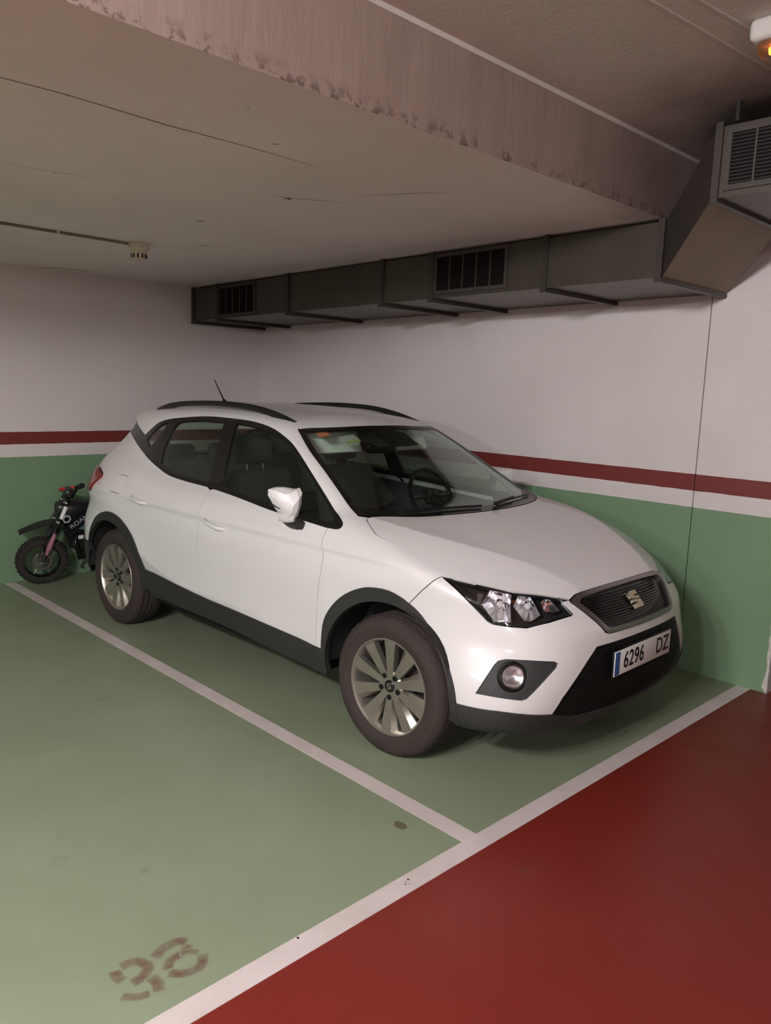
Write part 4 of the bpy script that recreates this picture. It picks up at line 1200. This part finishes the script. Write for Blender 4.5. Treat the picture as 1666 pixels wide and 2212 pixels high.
# frame, tank, engine, seat
mb = MB(); mb.tube([(0,.245,.62),(0,.30,.46),(0,.36,.28),(0,.52,.24),(0,.66,.30)], .018, 8); mb.tube([(0,.25,.64),(0,.45,.60),(0,.72,.56)], .018, 8); mb.tube([(.06,.62,.30),(.06,.86,.192)], .016, 8); mb.tube([(-.06,.62,.30),(-.06,.86,.192)], .016, 8); mb.build('frame', MT['bblack'], BIKE)
mb = MB(); secs = []
for y, w_, z0, z1 in ((.235,.045,.56,.66),(.30,.085,.50,.675),(.40,.10,.49,.68),(.50,.09,.50,.665),(.58,.065,.53,.63)):
    secs.append([(w_*math.copysign(abs(math.cos(t))**.7, math.cos(t)), y, (z0+z1)/2+(z1-z0)/2*math.copysign(abs(math.sin(t))**.7, math.sin(t))) for t in np.linspace(0, 2*math.pi, 17)[:-1]])
mb.add(*loft(secs), True); tank = mb.build('tank', MT['bblack'], BIKE)
for s in (-1, 1):
    mb = MB(); mb.prism([(.26,.42),(.40,.43),(.52,.50),(.56,.60),(.46,.62),(.33,.58)], s*.104-.006, s*.104+.006, 'x'); mb.build('side_shroud', MT['bblack'], BIKE)
mb = MB(); mb.prism([(.47,.52),(.56,.50),(.60,.60),(.50,.63)], .109, .116, 'x'); mb.build('rear_shroud', MT['maroon'], BIKE)
mb = MB(); mb.prism([(.37,.465),(.44,.445),(.50,.47),(.44,.51)], .1105, .113, 'x'); mb.build('teal_graphic', MT['teal'], BIKE)
RB = Matrix.Translation((.112, .372, .525)) @ Matrix(((0,0,1,0),(1,0,0,0),(0,1,0,0),(0,0,0,1))) @ Matrix.Rotation(.60, 4, 'Z')
text_mesh('shroud_lettering', 'ROAN', .050, MT['sticker'], RB, BIKE, 1.15)
mb = MB(); mb.lathe([(.022,-.002),(.036,-.002),(.036,.002),(.022,.002)], 6, 'x', (.112,.272,.553), close=True); mb.build('shroud_emblem', MT['sticker'], BIKE)
mb = MB(); mb.rbox((0,.45,.36), (.15,.17,.17), .03, 3); mb.lathe([(0,.06),(.075,.06),(.08,.085),(.06,.10),(0,.102)], 24, 'x', (0,.42,.33)); eng = mb.build('engine', MT['bblack'], BIKE)
mb = MB(); mb.box(.103,.106,.375,.415,.375,.405); mb.build('engine_plate', MT['white'], eng)
mb = MB(); mb.tube([(.05,.40,.44),(.09,.36,.36),(.09,.40,.22),(.10,.60,.24),(.11,.80,.36)], [.016,.02,.03,.036,.03], 10); mb.build('exhaust', MT['gloss'], BIKE)
mb = MB(); mb.rbox((0,.70,.62), (.13,.36,.06), .025, 3); mb.build('saddle', MT['cabin'], BIKE)
mb = MB(); mb.rbox((0,.95,.60), (.12,.26,.02), .008, 2, Matrix.Rotation(.25, 3, 'X')); mb.build('rear_mudguard', MT['bblack'], BIKE)
mb = MB(); mb.tube([(-.06,.55,.24),(-.16,.52,.02),(-.165,.55,.008)], .008, 6); mb.build('side_stand', MT['satin'], BIKE)

for o in set(BIKE.children)-n_body:
    o.location.y -= .135
# worn stencilled digits "38" read from the aisle, as brush-soft strokes
def strokes(name, m, ST, label=None):
    mb = MB()
    for w_, pts in ST: stroke(mb, pts, w_)
    o = mb.build(name, m, FLOOR); cover_attr(o, .95 if label else .5)
    if label: o['label'] = label
    return o
strokes('bay_number', MT['number'], [(.032,[(-.228,-1.288),(-.226,-1.262),(-.211,-1.241),(-.178,-1.234),(-.153,-1.262),(-.151,-1.292)]),
    (.032,[(-.222,-1.311),(-.198,-1.315),(-.178,-1.312)]), (.032,[(-.136,-1.246),(-.105,-1.243),(-.078,-1.253)]), (.026,[(-.122,-1.336),(-.097,-1.311),(-.085,-1.280)])], 'worn brown stencilled digit 3')
strokes('bay_number', MT['number'], [(.032,[(-.200,-1.200),(-.219,-1.163),(-.216,-1.119),(-.199,-1.103)]), (.028,[(-.180,-1.103),(-.164,-1.134),(-.160,-1.171),(-.135,-1.198)]),
    (.022,[(-.166,-1.136),(-.155,-1.113),(-.136,-1.100)]), (.030,[(-.118,-1.092),(-.084,-1.123),(-.088,-1.168),(-.116,-1.200)])], 'worn brown stencilled digit 8')
strokes('number_trace', MT['number2'], [(.016,[(-.163,1.215),(-.116,1.197),(-.088,1.214),(-.098,1.290)]), (.012,[(-.195,1.402),(-.136,1.358),(-.084,1.351)])])
# scuffs: a dark oil spot in the near bay, black specks on the line
MT['oil'] = mat('oil_spot', srgb(96, 92, 72), .5)
def spot(pts, m, z=.0012):
    for (x, y, r) in pts:
        mb = MB(); n = 12; vs = [(x+r*random.uniform(.7, 1.2)*math.cos(2*math.pi*k/n), y+r*random.uniform(.7, 1.2)*.7*math.sin(2*math.pi*k/n), z) for k in range(n)]
        mb.add(vs, [tuple(range(n))]); mb.build('floor_stain', m, FLOOR)
spot([(-.228,-.174,.035)], MT['oil'])
spot([(.027,-.392,.005),(.038,-.418,.004),(.030,-.405,.003),(.046,-.405,.003),(.008,-.845,.006)], MT['crack'], .0022)

# ------------------------------------------------------------------ air duct along the right wall
MT['galv'] = mat('galvanised_steel', srgb(84, 78, 69), .40, metal=.6, noise=.18, nscale=6)
MT['galvd'] = mat('galvanised_flange', srgb(72, 66, 61), .42, metal=.6)
MT['grillblack'] = mat('grille_void', srgb(22, 16, 15), .9, spec=.1)
MT['louvre'] = mat('dark_louvre', srgb(20, 16, 15), .7)  # near-black: shade on the upper grille is put into the colour
MT['grillframe'] = mat('grille_frame_steel', srgb(62, 56, 52), .55, metal=.2)
DUCT = empty('air_duct', (-2.5, 2.0, 2.33)); tag(DUCT, 'galvanised air duct with grilles along the top of the right wall', 'air duct')
inv = Matrix.Translation((2.5, -2.0, -2.33))
def dpart(mb, name, m, parent=None, sharp=40):
    mb.v = [tuple(inv @ Vector(p)) for p in mb.v]
    return mb.build(name, m, DUCT if parent is None else parent, sharp)
YF, YBK = 1.603, YW-.004
def zb(x): return 2.164+.0139*(x+4.7)
def zt(x): return 2.442+.0113*(x+4.7)
def slab(mb, x0, x1, ya, yb, lo0, hi0, lo1, hi1):
    mb.hexa([(x0,ya,lo0),(x1,ya,lo1),(x1,yb,lo1),(x0,yb,lo0),(x0,ya,hi0),(x1,ya,hi1),(x1,yb,hi1),(x0,yb,hi0)])
joints = [-4.72, -4.33, -3.335, -2.29, -1.835, -.98, -.30]
for a, b in zip(joints[:-1], joints[1:]):
    mb = MB(); slab(mb, a+.003, b-.003, YF, YBK, zb(a), zt(a), zb(b), zt(b)); dpart(mb, 'duct_section', MT['galv'])
for x in joints:
    mb = MB(); w_ = .017
    slab(mb, x-w_, x+w_, YF-.014, YF, zb(x)-.0005, zt(x)+.012, zb(x)-.0005, zt(x)+.012)
    slab(mb, x-w_-.002, x+w_+.002, YF-.018, YBK, zb(x)-.024, zb(x)-.001, zb(x)-.024, zb(x)-.001)
    dpart(mb, 'flange', MT['galvd'])
def grille(x0, x1, z0a, z1a, bars):
    mb = MB(); f = .022; dz = .0125*(x1-x0)
    def fr(a, b, c, d): slab(mb, a, b, YF-.010, YF+.002, c+.0125*(a-x0), d+.0125*(a-x0), c+.0125*(b-x0), d+.0125*(b-x0))
    fr(x0+f, x1-f, z0a, z0a+f); fr(x0+f, x1-f, z1a-f, z1a); fr(x0, x0+f, z0a, z1a); fr(x1-f, x1, z0a, z1a)
    g = dpart(mb, 'duct_grille', MT['grillframe'])
    mb = MB(); slab(mb, x0+f, x1-f, YF-.003, YF+.001, z0a+f, z1a-f, z0a+dz+f, z1a+dz-f); dpart(mb, 'grille_opening', MT['grillblack'], g)
    for i in range(1, bars+1):
        x = x0+f+(x1-x0-2*f)*i/(bars+1); mb = MB(); o = .0125*(x-x0)
        slab(mb, x-.004, x+.004, YF-.009, YF-.002, z0a+f+o, z1a-f+o, z0a+f+o, z1a-f+o); dpart(mb, 'grille_bar', MT['grillframe'], g)
    # fine louvre blades behind the bars
    mb = MB(); n = 9
    for i in range(n):
        z = z0a+f+(z1a-z0a-2*f)*(i+.5)/n
        slab(mb, x0+f, x1-f, YF-.005, YF-.003, z-.002, z+.002, z+dz-.002, z+dz+.002)
    q = dpart(mb, 'louvre_blades', MT['grillblack'], g); q['kind'] = 'stuff'
grille(-4.315, -3.765, 2.180, 2.438, 4)
grille(-1.815, -1.240, 2.226, 2.472, 4)
# transition rising to the high duct over the aisle
A = [(-.283,YF,zb(-.28)),(-.283,YBK-.02,zb(-.28)),(-.283,YBK-.02,zt(-.28)),(-.283,YF,zt(-.28))]
UX, UY0, UY1, UZ0, UZ1 = .118, 1.20, 1.97, 2.466, 2.748
B = [(UX,UY0,UZ0),(UX,UY1,UZ0),(UX,UY1,UZ1),(UX,UY0,UZ1)]
MT['rustgalv'] = mat('stained_galvanised', srgb(128, 110, 84), .5, metal=.3, noise=.25, nscale=4)
mb = MB(); mb.add(A+B, [(0,1,5,4)]); dpart(mb, 'transition_underside', MT['rustgalv'])
mb = MB(); mb.add(A+B, [(1,2,6,5),(2,3,7,6),(3,0,4,7)]); dpart(mb, 'transition', mat('shaded_steel', srgb(62, 54, 49), .6, metal=.3, noise=.3, nscale=5))  # darker steel: the lack of direct light here is put into the colour
mb = MB(); mb.box(UX+.03, 2.2, UY0, UY1, UZ0, UZ1); dpart(mb, 'duct_section', MT['galv'])
mb = MB()
mb.box(UX, UX+.03, UY0-.016, UY1+.016, UZ0-.016, UZ0+.002); mb.box(UX, UX+.03, UY0-.016, UY1+.016, UZ1, UZ1+.016)
mb.box(UX, UX+.03, UY0-.016, UY0, UZ0+.003, UZ1-.001); mb.box(UX, UX+.03, UY1, UY1+.016, UZ0+.003, UZ1-.001); dpart(mb, 'flange', MT['galvd'])
mb = MB(); mb.box(UX-.02, UX+2.0, UY0+.05, UY0+.056, UZ0-.03, UZ0-.004)
YF_save = YF; YF = UY0
def ug():
    x0, x1, z0a, z1a, f = .165, .80, 2.490, 2.735, .022
    mb = MB()
    mb.box(x0+f, x1-f, YF-.010, YF+.001, z0a, z0a+f); mb.box(x0+f, x1-f, YF-.010, YF+.001, z1a-f, z1a); mb.box(x0, x0+f, YF-.010, YF+.001, z0a, z1a); mb.box(x1-f, x1, YF-.010, YF+.001, z0a, z1a)
    g = dpart(mb, 'duct_grille', MT['grillframe'])
    mb = MB(); mb.box(x0+f, x1-f, YF-.003, YF+.001, z0a+f, z1a-f); dpart(mb, 'grille_opening', MT['grillblack'], g)
    for x in (.285, .405, .525, .645):
        mb = MB(); mb.box(x-.004, x+.004, YF-.009, YF-.002, z0a+f, z1a-f); dpart(mb, 'grille_bar', MT['grillframe'], g)
    mb = MB()
    for i in range(14):
        z = z0a+f+(z1a-z0a-2*f)*(i+.5)/14; mb.box(x0+f, x1-f, YF-.006, YF-.003, z-.003, z+.003)
    q = dpart(mb, 'louvre_blades', MT['louvre'], g); q['kind'] = 'stuff'
ug(); YF = YF_save
mb = MB(); mb.box(.185, .20, UY0+.005, UY0+.012, UZ1+.014, ZAISLE); dpart(mb, 'hanger_strap', MT['louvre'])
mb = MB(); mb.box(1.7, 1.715, UY0+.005, UY0+.012, UZ1, ZAISLE); dpart(mb, 'hanger_strap', MT['louvre'])

# ------------------------------------------------------------------ lamp on the aisle ceiling, glowing orange at its tubes' ends
LAMP = empty('ceiling_lamp', (1.11, .655, ZAISLE)); tag(LAMP, 'white fluorescent fitting with glowing orange tube ends on the aisle ceiling', 'lamp')
mb = MB(); mb.rbox((0,0,-.035), (1.22,.26,.07), .02, 3); mb.build('lamp_housing', mat('lamp_body', srgb(176, 170, 164), .5), LAMP)
MT['diff'] = glass_mat('lamp_cover', (.80,.66,.56,1), .25)
mb = MB(); mb.rbox((.0,0,-.085), (1.18,.235,.065), .026, 3); mb.build('lamp_cover', MT['diff'], LAMP)
def emit(name, c, s):
    m = bpy.data.materials.new(name); m.use_nodes = True; nt = m.node_tree; nt.nodes.clear()
    o = nt.nodes.new('ShaderNodeOutputMaterial'); e = nt.nodes.new('ShaderNodeEmission'); e.inputs[0].default_value = c; e.inputs[1].default_value = s
    nt.links.new(e.outputs[0], o.inputs[0]); return m
MT['glow'] = emit('orange_glow', (1.0, .26, .04, 1), 6.0); MT['tube'] = mat('dim_tube', srgb(190, 170, 160), .4)
for y in (-.055, .005):
    mb = MB(); mb.tube([(-.50,y,-.085),(.55,y,-.085)], .012, 10); tb = mb.build('lamp_tube', MT['tube'], LAMP)
    mb = MB(); mb.tube([(-.565,y,-.085),(-.48,y,-.085)], .0125, 10); mb.build('glowing_tube_end', MT['glow'], tb)

# ------------------------------------------------------------------ detector with its cable on the low ceiling
DET = empty('smoke_detector', (-3.11, .265, zlow(-3.11))); tag(DET, 'small cream smoke detector on the low ceiling, fed by a thin conduit', 'detector')
MT['cream'] = mat('cream_plastic', srgb(196, 186, 166), .6)
mb = MB(); mb.lathe([(0,-.0),(.062,0),(.064,-.03),(.058,-.04),(.045,-.055)], 28, 'z'); mb.build('detector_base', MT['cream'], DET)
mb = MB(); mb.lathe([(.045,-.050),(.042,-.095),(.030,-.103),(0,-.105)], 24, 'z'); hd = mb.build('detector_head', MT['cream'], DET)
mb = MB()
for k in range(10):
    t = 2*math.pi*k/10; mb.box(.0425*math.cos(t)-.004, .0425*math.cos(t)+.004, .0425*math.sin(t)-.004, .0425*math.sin(t)+.004, -.092, -.066)
mb.build('detector_slots', MT['crack'], hd)
mb = MB(); mb.tube([(-.02,-.065,-.012),(-.02,-.12,-.010),(-.02,-1.6,-.008),(-.02,-4.5,-.008)], .008, 8); cd = mb.build('cable_conduit', mat('conduit', srgb(120, 112, 98), .6), DET)
for y in (-.50, -1.3):
    mb = MB(); mb.box(-.035, -.005, y-.008, y+.008, -.018, 0); mb.build('conduit_clip', MT['cream'], cd)

# parts that look unlike the rest of their thing
PART_LABELS = {'number_plate': 'white number plate with blue band', 'roof_rail': 'black roof rail', 'tail_light': 'red tail light', 'emblem': 'metal S-shaped badge half',
    'windscreen_sticker': 'pale sticker behind the windscreen', 'orange_tag': 'orange tag behind the windscreen', 'grille_frame': 'satin metal grille frame',
    'front_arch_cladding': 'black plastic arch cladding', 'rear_arch_cladding': 'black plastic arch cladding', 'sill_cladding': 'black plastic sill cladding', 'front_lip': 'black plastic bumper lip',
    'brake_lever': 'red brake lever', 'fork_guard': 'pink fork guard', 'glowing_tube_end': 'glowing orange tube end', 'transition_underside': 'yellow-stained duct underside',
    'ceiling_beam': 'pinkish concrete beam face with dark chips', 'chipped_corner': 'chipped white plaster corner'}
for o in bpy.data.objects:
    n = o.name.split('.')[0]
    if o.parent is not None and n in PART_LABELS: o['label'] = PART_LABELS[n]
